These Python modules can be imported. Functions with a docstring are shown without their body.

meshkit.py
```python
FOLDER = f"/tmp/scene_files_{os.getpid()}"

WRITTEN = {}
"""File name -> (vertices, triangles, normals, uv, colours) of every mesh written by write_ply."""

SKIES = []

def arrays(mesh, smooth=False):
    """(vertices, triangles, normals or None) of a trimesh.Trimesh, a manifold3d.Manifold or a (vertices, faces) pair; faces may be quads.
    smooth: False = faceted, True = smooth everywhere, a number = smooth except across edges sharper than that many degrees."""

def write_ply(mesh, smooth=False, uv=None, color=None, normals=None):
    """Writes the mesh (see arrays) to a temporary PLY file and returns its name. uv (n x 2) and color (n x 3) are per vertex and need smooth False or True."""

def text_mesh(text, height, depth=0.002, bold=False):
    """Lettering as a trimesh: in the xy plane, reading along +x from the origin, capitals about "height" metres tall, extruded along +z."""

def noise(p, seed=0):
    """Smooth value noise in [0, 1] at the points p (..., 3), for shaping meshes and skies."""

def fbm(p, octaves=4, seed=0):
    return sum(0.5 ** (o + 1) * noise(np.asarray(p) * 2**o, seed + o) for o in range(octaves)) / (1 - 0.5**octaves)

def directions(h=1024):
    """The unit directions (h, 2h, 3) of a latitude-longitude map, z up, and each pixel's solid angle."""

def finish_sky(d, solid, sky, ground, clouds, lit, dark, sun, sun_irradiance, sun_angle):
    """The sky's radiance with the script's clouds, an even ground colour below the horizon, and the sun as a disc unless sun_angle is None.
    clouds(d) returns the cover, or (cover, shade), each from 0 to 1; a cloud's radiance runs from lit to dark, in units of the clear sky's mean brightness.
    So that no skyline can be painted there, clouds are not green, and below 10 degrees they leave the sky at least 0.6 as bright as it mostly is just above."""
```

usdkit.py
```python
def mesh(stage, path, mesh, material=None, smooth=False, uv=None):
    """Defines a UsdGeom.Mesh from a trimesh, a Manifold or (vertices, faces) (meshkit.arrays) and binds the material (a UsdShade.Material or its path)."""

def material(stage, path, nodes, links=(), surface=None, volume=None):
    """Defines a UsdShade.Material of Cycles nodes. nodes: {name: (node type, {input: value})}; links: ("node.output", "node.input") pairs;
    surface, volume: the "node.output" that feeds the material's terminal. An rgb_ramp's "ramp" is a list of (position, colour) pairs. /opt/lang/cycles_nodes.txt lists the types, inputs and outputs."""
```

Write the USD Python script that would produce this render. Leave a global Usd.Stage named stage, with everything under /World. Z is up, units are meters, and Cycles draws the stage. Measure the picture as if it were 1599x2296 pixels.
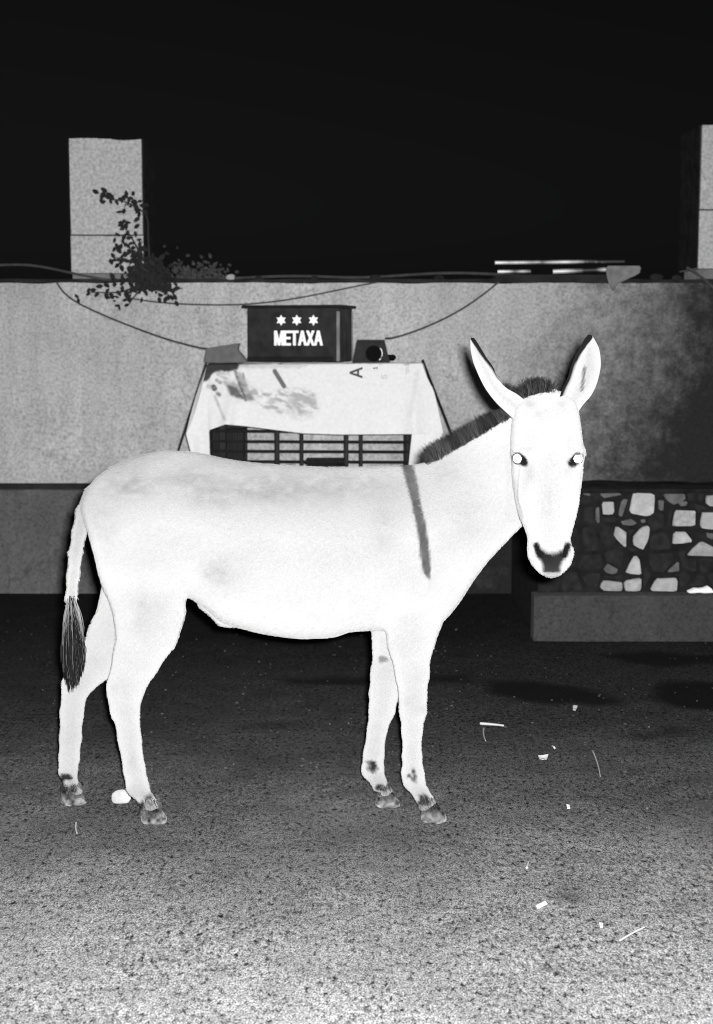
import math, random
import numpy as np, trimesh, shapely
from shapely.geometry import Polygon, MultiPoint, box as sbox
from shapely.ops import voronoi_diagram
from scipy.interpolate import PchipInterpolator
import usdkit, meshkit
from pxr import Usd, UsdGeom, UsdLux, UsdShade, Gf, Sdf, Vt

stage = Usd.Stage.CreateInMemory()
UsdGeom.SetStageUpAxis(stage, 'Z')
UsdGeom.Xform.Define(stage, '/World')
rng = np.random.default_rng(7)
random.seed(7)

# ------------------------------------------------------------------ camera, sky, flash
CAM_H, PITCH = 1.5, math.radians(6.69)
cam = UsdGeom.Camera.Define(stage, '/World/camera')
cam.AddTranslateOp().Set((0, 0, CAM_H))
cam.AddRotateXOp().Set(90 - math.degrees(PITCH))
cam.CreateHorizontalApertureAttr(24.0)
cam.CreateVerticalApertureAttr(24.0 * 1024 / 713)
cam.CreateFocalLengthAttr(50.0)
cam.CreateFStopAttr(4.0)
cam.CreateFocusDistanceAttr(4.5)
cam.CreateClippingRangeAttr(Gf.Vec2f(0.05, 1000))
cam.CreateExposureAttr(0.0)

MOON_EL, MOON_ROT = math.radians(4.0), math.radians(150.0)
sky_mat = usdkit.material(stage, '/World/Looks/night_sky', {
    'sky': ('sky_texture', {'sky_type': 'single_scattering', 'sun_disc': False, 'sun_elevation': MOON_EL, 'sun_rotation': MOON_ROT}),
    'bw': ('rgb_to_bw', {}),
    'bg': ('background_shader', {'strength': 0.002})},
    [('sky.color', 'bw.color'), ('bw.val', 'bg.color')], surface='bg.background')
dome = UsdLux.DomeLight.Define(stage, '/World/sky')
dome.CreateIntensityAttr(1.0)
UsdShade.MaterialBindingAPI.Apply(dome.GetPrim()).Bind(sky_mat)
dome.GetPrim().SetCustomDataByKey('kind', 'structure')

# the camera's own flash, a small lamp head just right of and above the lens: the light of this night picture
flash = UsdLux.RectLight.Define(stage, '/World/camera_flash')
flash.AddTranslateOp().Set((0.055, 0.0, CAM_H + 0.045))
flash.AddRotateXOp().Set(90 - 5)
flash.CreateWidthAttr(0.06)
flash.CreateHeightAttr(0.035)
flash.CreateNormalizeAttr(True)
FLASH = 260.0
flash.CreateIntensityAttr(FLASH)
flash.CreateColorAttr(Gf.Vec3f(1, 1, 1))

# ------------------------------------------------------------------ helpers
F = 1599 * 50.0 / 24.0
CP, SP = math.cos(PITCH), math.sin(PITCH)

def W(u, v, y):
    """The point of the plane Y = y that is seen at (u, v) of the 1599 x 2296 view."""
    a, b = (u - 799.5) / F, -(v - 1148) / F
    d = np.array([a, CP + b * SP, -SP + b * CP])
    return np.array([0, 0, CAM_H]) + d * (y / d[1])

def G(u, v, z=0.0):
    a, b = (u - 799.5) / F, -(v - 1148) / F
    d = np.array([a, CP + b * SP, -SP + b * CP])
    return np.array([0, 0, CAM_H]) + d * ((z - CAM_H) / d[2])

def project(p):
    p = np.asarray(p, float) - np.array([0, 0, CAM_H])
    zc = p[..., 1] * CP - p[..., 2] * SP
    yc = p[..., 1] * SP + p[..., 2] * CP
    return 799.5 + F * p[..., 0] / zc, 1148 - F * yc / zc

taken = {}
def free(parent, name):
    key = (parent, name)
    n = taken.get(key, 0)
    taken[key] = n + 1
    return name if n == 0 else f'{name}_{n:03d}'

def tag(p, label=None, cat=None, group=None, kind=None):
    prim = p.GetPrim() if hasattr(p, 'GetPrim') else p
    for k, v in (('label', label), ('category', cat), ('group', group), ('kind', kind)):
        if v:
            prim.SetCustomDataByKey(k, v)
    return p

def thing(name, label, cat, loc=(0, 0, 0), group=None):
    x = UsdGeom.Xform.Define(stage, '/World/' + free('/World', name))
    x.AddTranslateOp().Set(tuple(map(float, loc)))
    tag(x, label, cat, group)
    x.base = np.asarray(loc, float)
    return x

def obj(name, mesh, mat, parent=None, smooth=False, base=None):
    """One Mesh prim. Meshes are built in world coordinates; base is the thing's origin to take off."""
    up = str(parent.GetPath()) if parent is not None else '/World'
    m = mesh
    if isinstance(m, (list, tuple)) and isinstance(m[0], trimesh.Trimesh):
        m = trimesh.util.concatenate(m)
    if isinstance(m, tuple):
        v_, f_ = np.asarray(m[0], float), np.asarray(m[1])
        if f_.shape[1] == 4:
            f_ = np.vstack([f_[:, [0, 1, 2]], f_[:, [0, 2, 3]]])
        m = trimesh.Trimesh(v_, f_, process=False)
    m = m.copy()
    if base is None and parent is not None and hasattr(parent, 'base'):
        base = parent.base
    if base is not None:
        m.apply_translation(-np.asarray(base, float))
    r = usdkit.mesh(stage, up + '/' + free(up, name), m, mat, smooth=smooth)
    r.base = base
    return r

def paint(prim, name, colours):
    UsdGeom.PrimvarsAPI(prim).CreatePrimvar(name, Sdf.ValueTypeNames.Color3fArray, 'vertex').Set(
        Vt.Vec3fArray.FromNumpy(np.repeat(np.asarray(colours, np.float32)[:, None], 3, 1)))

def curves(name, strands, width, mat, parent, base, tones):
    up = str(parent.GetPath())
    c = UsdGeom.BasisCurves.Define(stage, up + '/' + free(up, name))
    pts = np.concatenate(strands) - np.asarray(base)
    c.CreatePointsAttr(Vt.Vec3fArray.FromNumpy(pts.astype(np.float32)))
    c.CreateCurveVertexCountsAttr(Vt.IntArray([len(s) for s in strands]))
    c.CreateTypeAttr('linear')
    w = np.concatenate([np.linspace(width, width * 0.25, len(s)) for s in strands])
    c.CreateWidthsAttr(Vt.FloatArray.FromNumpy(w.astype(np.float32)))
    c.SetWidthsInterpolation('vertex')
    paint(c, 'coat', np.concatenate([np.full(len(q), t) for q, t in zip(strands, tones)]))
    UsdShade.MaterialBindingAPI.Apply(c.GetPrim()).Bind(mat)
    return c

def bx(lo, hi, bevel=0.0):
    lo, hi = np.asarray(lo, float), np.asarray(hi, float)
    if bevel <= 0:
        m = trimesh.creation.box(hi - lo)
        m.apply_translation((lo + hi) / 2)
        return m
    pts = []
    for s in np.ndindex(2, 2, 2):
        c = np.where(np.array(s) == 0, lo, hi)
        sgn = np.where(np.array(s) == 0, 1, -1)
        for k in range(3):
            q = c + sgn * bevel
            q[k] = c[k]
            pts.append(q)
    return trimesh.convex.convex_hull(np.array(pts))

def tube(points, r, sides=8):
    p = np.asarray(points, float)
    t = np.gradient(p, axis=0)
    t /= np.linalg.norm(t, axis=1, keepdims=True) + 1e-12
    ref = np.where(np.abs(t[:, 2:]) < 0.9, [[0, 0, 1.0]], [[1.0, 0, 0]])
    a = np.cross(t, ref)
    a /= np.linalg.norm(a, axis=1, keepdims=True)
    b = np.cross(t, a)
    ang = np.arange(sides) * 2 * np.pi / sides
    r = np.broadcast_to(r, (len(p),))
    v = p[:, None] + r[:, None, None] * (np.cos(ang)[None, :, None] * a[:, None] + np.sin(ang)[None, :, None] * b[:, None])
    i, j = np.meshgrid(np.arange(len(p) - 1), np.arange(sides), indexing='ij')
    q = np.stack([i * sides + j, i * sides + (j + 1) % sides, (i + 1) * sides + (j + 1) % sides, (i + 1) * sides + j], -1).reshape(-1, 4)
    f = np.vstack([q[:, [0, 2, 1]], q[:, [0, 3, 2]]])
    v = v.reshape(-1, 3)
    n = len(v)
    v = np.vstack([v, p[0], p[-1]])
    k = np.arange(sides)
    L = (len(p) - 1) * sides
    f = np.vstack([f, np.stack([np.full(sides, n), k, (k + 1) % sides], 1), np.stack([np.full(sides, n + 1), L + (k + 1) % sides, L + k], 1)])
    m = trimesh.Trimesh(v, f, process=False)
    if m.volume < 0:
        m.invert()
    return m

def spline(pts, n):
    p = np.asarray(pts, float)
    s = np.r_[0, np.cumsum(np.linalg.norm(np.diff(p, axis=0), axis=1))]
    from scipy.interpolate import CubicSpline
    return CubicSpline(s, p)(np.linspace(0, s[-1], n))

def grid_faces(n, m):
    i, j = np.meshgrid(np.arange(n - 1), np.arange(m - 1), indexing='ij')
    return np.stack([i * m + j, i * m + j + 1, (i + 1) * m + j + 1, (i + 1) * m + j], -1).reshape(-1, 4)

def sheet(V, thick):
    """A closed thin sheet from an (n, m, 3) grid of points; thickness goes away from the camera (+y)."""
    n, m, _ = V.shape
    f = grid_faces(n, m)
    a = V.reshape(-1, 3)
    b = a + np.array([0, thick, 0])
    N = n * m
    rim = [i * m for i in range(n)] + [(n - 1) * m + j for j in range(1, m)] + [i * m + m - 1 for i in range(n - 2, -1, -1)] + [j for j in range(m - 2, 0, -1)]
    rim = np.array(rim)
    nx = np.roll(rim, -1)
    side = np.stack([rim, nx, nx + N, rim + N], 1)
    q = np.vstack([f, f[:, ::-1] + N, side])
    tri = np.vstack([q[:, [0, 1, 2]], q[:, [0, 2, 3]]])
    t = trimesh.Trimesh(np.vstack([a, b]), tri, process=False)
    trimesh.repair.fix_normals(t)
    return t

def roughen(m, amount, scale, seed=0):
    v = np.asarray(m.vertices)
    d = np.stack([meshkit.fbm(v * scale + 13.7 * k, 3, seed + k) - 0.5 for k in range(3)], 1)
    m = m.copy()
    m.vertices = v + d * amount * 2
    return m

def stone_mesh(size, seed, sub=2):
    m = trimesh.creation.icosphere(sub, 1.0)
    m.vertices = np.asarray(m.vertices) * (0.75 + 0.5 * meshkit.fbm(np.asarray(m.vertices) * 1.3 + seed, 3, seed)[:, None])
    m.vertices = np.asarray(m.vertices) * np.asarray(size)
    return m

# ------------------------------------------------------------------ materials
L = '/World/Looks/'
def grey(name, a, var=0.25, scale=6.0, rough=0.9, bump=0.0, bscale=60.0, spec=0.06, dr=0.6, detail=5):
    lo, hi = a * (1 - var), a * (1 + var)
    nodes = {'co': ('geometry', {}),
             'n': ('noise_texture', {'scale': scale, 'detail': detail, 'roughness': 0.6}),
             'r': ('rgb_ramp', {'ramp': [(0.25, (lo,) * 3), (0.75, (hi,) * 3)]}),
             'p': ('principled_bsdf', {'roughness': rough, 'specular_ior_level': spec, 'diffuse_roughness': dr})}
    links = [('co.position', 'n.vector'), ('n.fac', 'r.fac'), ('r.color', 'p.base_color')]
    if bump:
        nodes['n2'] = ('noise_texture', {'scale': bscale, 'detail': 4, 'roughness': 0.65})
        nodes['b'] = ('bump', {'strength': 1.0, 'distance': bump})
        links += [('co.position', 'n2.vector'), ('n2.fac', 'b.height'), ('b.normal', 'p.normal')]
    return usdkit.material(stage, L + name, nodes, links, surface='p.BSDF')

def wall_material(name, a, stain, x0, x1):
    """Old cement render: mottled, with a patch of soot and mould over its right-hand stretch."""
    nodes = {'co': ('geometry', {}), 'xyz': ('separate_xyz', {}),
             'n1': ('noise_texture', {'scale': 1.3, 'detail': 6, 'roughness': 0.65}),
             'n2': ('noise_texture', {'scale': 60.0, 'detail': 6, 'roughness': 0.8}),
             'mp': ('mapping', {'mapping_type': 'point', 'scale': (7.0, 1.0, 0.7)}),
             'n3': ('noise_texture', {'scale': 2.0, 'detail': 5, 'roughness': 0.6}),
             'c1': ('rgb_ramp', {'ramp': [(0.25, (a * 0.72,) * 3), (0.72, (a * 1.2,) * 3)]}),
             'c2': ('rgb_ramp', {'ramp': [(0.32, (0.45,) * 3), (0.5, (0.97,) * 3), (0.7, (1.3,) * 3)]}),
             'c3': ('rgb_ramp', {'ramp': [(0.3, (0.88,) * 3), (0.6, (1.03,) * 3)]}),
             'm1': ('mix_color', {'blend_type': 'multiply', 'fac': 1.0, 'use_clamp': False}),
             'm2': ('mix_color', {'blend_type': 'multiply', 'fac': 1.0, 'use_clamp': False}),
             # stain factor = smoothstep(x + noise - 0.35 z)
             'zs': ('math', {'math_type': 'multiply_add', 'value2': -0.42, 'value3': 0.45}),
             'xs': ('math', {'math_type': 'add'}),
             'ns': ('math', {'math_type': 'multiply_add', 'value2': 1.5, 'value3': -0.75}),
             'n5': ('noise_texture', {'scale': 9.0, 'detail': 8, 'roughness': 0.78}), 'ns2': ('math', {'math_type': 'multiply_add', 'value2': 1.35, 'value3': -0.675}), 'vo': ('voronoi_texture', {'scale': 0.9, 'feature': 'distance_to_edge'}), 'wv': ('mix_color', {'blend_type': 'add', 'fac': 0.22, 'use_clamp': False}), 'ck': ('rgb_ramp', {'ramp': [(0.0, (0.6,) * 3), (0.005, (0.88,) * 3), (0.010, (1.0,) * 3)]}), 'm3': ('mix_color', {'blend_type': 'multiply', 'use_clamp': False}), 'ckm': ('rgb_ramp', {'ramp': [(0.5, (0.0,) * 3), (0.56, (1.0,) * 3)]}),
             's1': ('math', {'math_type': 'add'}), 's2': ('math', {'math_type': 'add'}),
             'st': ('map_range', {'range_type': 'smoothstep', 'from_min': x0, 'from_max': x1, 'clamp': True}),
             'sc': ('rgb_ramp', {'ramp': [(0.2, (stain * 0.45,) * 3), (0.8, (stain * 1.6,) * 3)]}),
             'mx': ('mix_color', {'blend_type': 'mix'}),
             'b': ('bump', {'strength': 1.0, 'distance': 0.006}),
             'p': ('principled_bsdf', {'roughness': 0.95, 'specular_ior_level': 0.06, 'diffuse_roughness': 0.8})}
    links = [('co.position', 'xyz.vector'), ('co.position', 'n1.vector'), ('co.position', 'n2.vector'), ('co.position', 'mp.vector'), ('mp.vector', 'n3.vector'),
             ('n1.fac', 'c1.fac'), ('n2.fac', 'c2.fac'), ('n3.fac', 'c3.fac'), ('c1.color', 'm1.a'), ('c2.color', 'm1.b'), ('m1.result', 'm2.a'), ('c3.color', 'm2.b'),
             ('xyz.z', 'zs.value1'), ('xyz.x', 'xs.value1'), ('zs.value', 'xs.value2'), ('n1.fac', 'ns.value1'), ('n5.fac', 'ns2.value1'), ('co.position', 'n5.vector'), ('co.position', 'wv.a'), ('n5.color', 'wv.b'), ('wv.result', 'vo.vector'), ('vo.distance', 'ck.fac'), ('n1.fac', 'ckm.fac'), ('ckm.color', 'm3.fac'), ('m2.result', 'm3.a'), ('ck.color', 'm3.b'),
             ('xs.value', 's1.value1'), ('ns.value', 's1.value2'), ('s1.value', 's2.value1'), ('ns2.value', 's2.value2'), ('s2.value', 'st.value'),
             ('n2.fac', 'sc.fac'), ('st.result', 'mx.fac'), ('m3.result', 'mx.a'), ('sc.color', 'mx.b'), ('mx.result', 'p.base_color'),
             ('n2.fac', 'b.height'), ('b.normal', 'p.normal')]
    return usdkit.material(stage, L + name, nodes, links, surface='p.BSDF')

def ground_material():
    nodes = {'co': ('geometry', {}), 'xyz': ('separate_xyz', {}),
             'n1': ('noise_texture', {'scale': 0.9, 'detail': 6, 'roughness': 0.6}),
             'mp': ('mapping', {'mapping_type': 'point', 'scale': (1.0, 0.55, 1.0)}),
             'n2': ('noise_texture', {'scale': 66.0, 'detail': 5, 'roughness': 0.7}),
             'n3': ('noise_texture', {'scale': 230.0, 'detail': 3, 'roughness': 0.7}),
             'n4': ('noise_texture', {'scale': 9.0, 'detail': 5, 'roughness': 0.6}),
             # flash falloff painted into the colour: paler near, darker with distance, wandering by noise
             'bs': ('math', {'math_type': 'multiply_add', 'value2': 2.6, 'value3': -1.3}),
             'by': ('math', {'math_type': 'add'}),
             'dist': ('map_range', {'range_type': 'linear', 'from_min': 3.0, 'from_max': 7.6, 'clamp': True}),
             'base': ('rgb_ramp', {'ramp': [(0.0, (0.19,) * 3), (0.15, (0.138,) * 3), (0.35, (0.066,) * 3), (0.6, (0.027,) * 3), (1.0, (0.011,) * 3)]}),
             'pit': ('rgb_ramp', {'ramp': [(0.36, (0.06,) * 3), (0.43, (0.7,) * 3), (0.5, (1.0,) * 3), (0.75, (1.35,) * 3)]}),
             'fine': ('rgb_ramp', {'ramp': [(0.34, (0.15,) * 3), (0.5, (0.9,) * 3), (0.66, (1.75,) * 3)]}),
             'blot': ('rgb_ramp', {'ramp': [(0.3, (0.75,) * 3), (0.65, (1.12,) * 3)]}),
             'm1': ('mix_color', {'blend_type': 'multiply', 'fac': 1.0, 'use_clamp': False}),
             'm2': ('mix_color', {'blend_type': 'multiply', 'fac': 1.0, 'use_clamp': False}),
             'm3': ('mix_color', {'blend_type': 'multiply', 'fac': 1.0, 'use_clamp': False}),
             'h': ('math', {'math_type': 'multiply_add', 'value2': 0.4}),
             'b': ('bump', {'strength': 1.0, 'distance': 0.010}),
             'p': ('principled_bsdf', {'roughness': 0.9, 'specular_ior_level': 0.08, 'diffuse_roughness': 0.7})}
    links = [('co.position', 'xyz.vector'), ('co.position', 'n1.vector'), ('co.position', 'mp.vector'), ('mp.vector', 'n2.vector'), ('mp.vector', 'n3.vector'), ('co.position', 'n4.vector'),
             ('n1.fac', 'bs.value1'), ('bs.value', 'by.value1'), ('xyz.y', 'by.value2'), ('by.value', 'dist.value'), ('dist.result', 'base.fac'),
             ('n2.fac', 'pit.fac'), ('n3.fac', 'fine.fac'), ('n4.fac', 'blot.fac'), ('base.color', 'm1.a'), ('pit.color', 'm1.b'),
             ('m1.result', 'm2.a'), ('fine.color', 'm2.b'), ('m2.result', 'm3.a'), ('blot.color', 'm3.b'), ('m3.result', 'p.base_color'),
             ('n3.fac', 'h.value1'), ('n2.fac', 'h.value3'), ('h.value', 'b.height'), ('b.normal', 'p.normal')]
    nodes |= {'oil_and_shade': ('attribute', {'attribute': 'oil_and_shade'}), 'm4': ('mix_color', {'blend_type': 'mix', 'b': (0.004, 0.004, 0.004)})}
    links = [l for l in links if l[1] != 'p.base_color'] + [('oil_and_shade.fac', 'm4.fac'), ('m3.result', 'm4.a'), ('m4.result', 'p.base_color')]
    return usdkit.material(stage, L + 'tarmac', nodes, links, surface='p.BSDF')

def coat_material(name, rough=0.85, bump=0.0015, scale=220.0):
    nodes = {'a': ('attribute', {'attribute': 'coat'}), 'tc': ('texture_coordinate', {}),
             'n': ('noise_texture', {'scale': scale, 'detail': 4, 'roughness': 0.6}),
             'r': ('rgb_ramp', {'ramp': [(0.3, (0.86,) * 3), (0.7, (1.1,) * 3)]}),
             'm': ('mix_color', {'blend_type': 'multiply', 'fac': 1.0, 'use_clamp': False}),
             'b': ('bump', {'strength': 1.0, 'distance': bump}),
             'p': ('principled_bsdf', {'roughness': rough, 'specular_ior_level': 0.04, 'diffuse_roughness': 1.0})}
    links = [('a.color', 'm.a'), ('tc.object', 'n.vector'), ('n.fac', 'r.fac'), ('r.color', 'm.b'), ('m.result', 'p.base_color'), ('n.fac', 'b.height'), ('b.normal', 'p.normal')]
    return usdkit.material(stage, L + name, nodes, links, surface='p.BSDF')

def plain(name, a, rough=0.75, metal=0.0, spec=0.08):
    return usdkit.material(stage, L + name, {'p': ('principled_bsdf', {'base_color': (a,) * 3, 'roughness': rough, 'metallic': metal, 'specular_ior_level': spec})}, surface='p.BSDF')

def hair_material(name, lo, hi):
    nodes = {'h': ('hair_info', {}), 'r': ('rgb_ramp', {'ramp': [(0.3, (lo,) * 3), (0.68, (hi,) * 3)]}),
             'n': ('noise_texture', {'scale': 45.0, 'detail': 2}), 'tc': ('geometry', {}),
             'p': ('principled_bsdf', {'roughness': 0.7, 'specular_ior_level': 0.06})}
    return usdkit.material(stage, L + name, nodes, [('tc.position', 'n.vector'), ('n.fac', 'r.fac'), ('r.color', 'p.base_color')], surface='p.BSDF')

M = dict(
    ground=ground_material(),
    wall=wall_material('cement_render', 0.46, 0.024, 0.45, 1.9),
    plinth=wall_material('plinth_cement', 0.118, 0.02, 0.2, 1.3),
    coping=grey('coping_dark', 0.022, 0.5, 9, bump=0.004),
    pillar=grey('pillar_render', 0.36, 0.42, 55, bump=0.0015, bscale=45, dr=0.0),
    pillar_shade=grey('pillar_side_shade', 0.010, 0.6, 14),  # near-black tone that paints shade on the pillar sides
    pillar_base=grey('pillar_base_render', 0.16, 0.3, 14, bump=0.004, bscale=45),
    block=wall_material('kerb_concrete', 0.058, 0.030, 1.5, 3.2),
    mortar=grey('dark_mortar', 0.013, 0.5, 18, bump=0.008, bscale=40),
    soil=grey('soil', 0.014, 0.5, 12, bump=0.02, bscale=25),
    stone_pale=grey('pale_stone', 0.33, 0.22, 30, bump=0.003),
    stone_mid=grey('dusty_stone', 0.10, 0.4, 24, bump=0.004),
    stone_dark=grey('dark_stone', 0.019, 0.5, 24, bump=0.004),
    stone_white=grey('white_stone', 0.75, 0.1, 30, bump=0.003),
    crate=grey('crate_dark', 0.022, 0.6, 14, rough=0.7, spec=0.1),
    crate_lid=grey('crate_lid_dark', 0.012, 0.4, 14, rough=0.6),
    crate_edge=grey('crate_worn_edge', 0.16, 0.7, 9, rough=0.7),
    white=plain('white_print', 0.85, 0.6),
    black=plain('black_paint', 0.005, 0.9, spec=0.03),
    iron=grey('dark_iron', 0.014, 0.4, 30, rough=0.5),
    ribbed=grey('black_ribbed_plastic', 0.010, 0.5, 20, rough=0.5),
    wood=grey('old_board', 0.06, 0.4, 12),
    sack=grey('grey_sacking', 0.13, 0.3, 18, bump=0.004),
    rag=grey('grey_rag', 0.17, 0.4, 14, bump=0.004),
    cable=grey('cable_rubber', 0.05, 0.4, 20, rough=0.6),
    pipe=grey('steel_pipe', 0.35, 0.6, 5, rough=0.38),
    leaf=grey('dark_leaf', 0.020, 0.5, 30, rough=0.65),
    leaf_far=grey('dull_leaf', 0.055, 0.7, 20, rough=0.7),
    stem=grey('dark_stem', 0.03, 0.3, 20),
    paper=plain('paper_litter', 0.75, 0.8),
    straw=plain('straw_litter', 0.42, 0.8),
    grit=grey('grit', 0.055, 0.8, 40),
    coat=coat_material('donkey_coat'), horn=coat_material('hoof_horn', bump=0.004, scale=120.0),
    coat_hair=usdkit.material(stage, L + 'coat_hair', {'a': ('attribute', {'attribute': 'coat'}), 'p': ('principled_bsdf', {'roughness': 0.8, 'specular_ior_level': 0.04, 'diffuse_roughness': 1.0})}, [('a.color', 'p.base_color')], surface='p.BSDF'),
    eye=plain('dark_eye', 0.012, 0.12, spec=0.5),
    eyeshine_disc=plain('painted_eyeshine', 0.95, 0.4),
    hoof=grey('dusty_hoof', 0.07, 0.95, 34, bump=0.006, spec=0.05),
    mane=hair_material('mane_hair', 0.004, 0.035),
    forelock=hair_material('forelock_hair', 0.004, 0.03),
    tuft=hair_material('tail_hair', 0.003, 0.03),
)

# ------------------------------------------------------------------ ground
xs = np.r_[-80, -20, -6, np.linspace(-3, 3, 201), 6, 20, 80]
ys = np.r_[-40, -5, 1.0, np.linspace(2.4, 8.8, 214), 12, 30, 120]
V = np.stack([*np.meshgrid(xs, ys, indexing='ij'), np.zeros((len(xs), len(ys)))], -1)
near = (np.abs(V[..., 0]) < 2.99) & (V[..., 1] > 2.5) & (V[..., 1] < 8.5)
V[..., 2] += near * 0.010 * (meshkit.fbm(np.stack([V[..., 0] * 2.3, V[..., 1] * 2.3, V[..., 2]], -1), 4, 31) - 0.55)
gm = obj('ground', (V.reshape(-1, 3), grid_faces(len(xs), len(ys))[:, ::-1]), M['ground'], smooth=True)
tag(gm, 'rough speckled tarmac of the yard, with flash falloff painted from pale to dark', kind='structure')
# dark tarmac patches: oily spots, a streak, and shade painted along the kerb
stains_and_shade = [([(640, 1522), (760, 1516), (900, 1516), (1052, 1518), (1048, 1530), (900, 1534), (760, 1532), (650, 1532)], 0.85),
          ([(1090, 1530), (1200, 1530), (1270, 1536), (1340, 1552), (1392, 1572), (1300, 1578), (1180, 1574), (1120, 1556)], 0.95),
          ([(1470, 1532), (1600, 1530), (1720, 1540), (1720, 1590), (1600, 1592), (1520, 1584), (1450, 1560)], 0.97),
          ([(1380, 1644), (1450, 1640), (1520, 1630), (1560, 1634), (1500, 1650), (1430, 1656)], 0.6),
          ([(1340, 1466), (1480, 1462), (1640, 1468), (1640, 1488), (1480, 1492), (1400, 1484)], 0.85),  # shade in front of the kerb, painted as a dark patch
          ([(1305, 2008), (1280, 2000), (1255, 2006), (1262, 2014), (1300, 2016)], 0.6), ([(560, 1622), (640, 1618), (680, 1626), (600, 1634)], 0.45)]
stain_shade = np.zeros(len(xs) * len(ys))
gp_ = V.reshape(-1, 3)
warp = 0.16 * np.stack([meshkit.fbm(gp_ * 5 + 9 * k, 4, 60 + k) - 0.5 for k in range(2)], 1)
gx = gp_[:, :2] + warp
shapely_pts = shapely.points(gx)
for poly, k in stains_and_shade:
    pg = Polygon([G(u, v)[:2] for u, v in poly]).buffer(0)
    dd = np.where(shapely.contains(pg, shapely_pts), -shapely.distance(pg.exterior, shapely_pts), shapely.distance(pg, shapely_pts))
    stain_shade = np.maximum(stain_shade, k * np.clip(0.6 - dd / 0.09, 0, 1))
paint(gm, 'oil_and_shade', stain_shade)

# ------------------------------------------------------------------ boundary wall
WY = 8.67
z_top = W(800, 630, WY)[2]
z_line = W(50, 1090, WY)[2]
wall = thing('boundary_wall', 'long rendered wall behind the donkey, pale on the left and sooty on the right', 'wall', (0, WY, 0))
def slab(x0, x1, z0, z1, y0, y1, nx, nz, amp, seed):
    """A closed slab whose front and upper edge are a little uneven."""
    X, Z = np.meshgrid(np.linspace(x0, x1, nx), np.linspace(z0, z1, nz), indexing='ij')
    f = y0 + amp * 2 * (meshkit.fbm(np.stack([X * 2.2, Z * 2.2, X * 0 + seed], -1), 4, seed) - 0.5)
    t = (Z - z0) / (z1 - z0)
    Z = Z + (t > 0.999) * amp * 1.6 * (meshkit.fbm(np.stack([X * 6, X * 0, X * 0 + seed], -1), 4, seed) - 0.5)
    V = np.stack([X, f, Z], -1)
    B = V.copy()
    B[..., 1] = y1
    n, m = X.shape
    q = grid_faces(n, m)
    N = n * m
    rim = np.array([i * m for i in range(n)] + [(n - 1) * m + j for j in range(1, m)] + [i * m + m - 1 for i in range(n - 2, -1, -1)] + [j for j in range(m - 2, 0, -1)])
    nx_ = np.roll(rim, -1)
    q = np.vstack([q, q[:, ::-1] + N, np.stack([rim, nx_, nx_ + N, rim + N], 1)])
    t = trimesh.Trimesh(np.vstack([V.reshape(-1, 3), B.reshape(-1, 3)]), np.vstack([q[:, [0, 1, 2]], q[:, [0, 2, 3]]]), process=False)
    trimesh.repair.fix_normals(t)
    return t
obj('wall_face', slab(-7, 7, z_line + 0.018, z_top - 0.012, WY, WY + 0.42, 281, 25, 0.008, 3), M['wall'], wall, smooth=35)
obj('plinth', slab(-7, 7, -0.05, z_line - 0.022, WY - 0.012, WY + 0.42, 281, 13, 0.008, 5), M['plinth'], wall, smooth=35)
obj('ledge', slab(-7, 7, z_line - 0.018, z_line + 0.014, WY + 0.01, WY + 0.42, 281, 3, 0.004, 8), M['coping'], wall, smooth=35)
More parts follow.
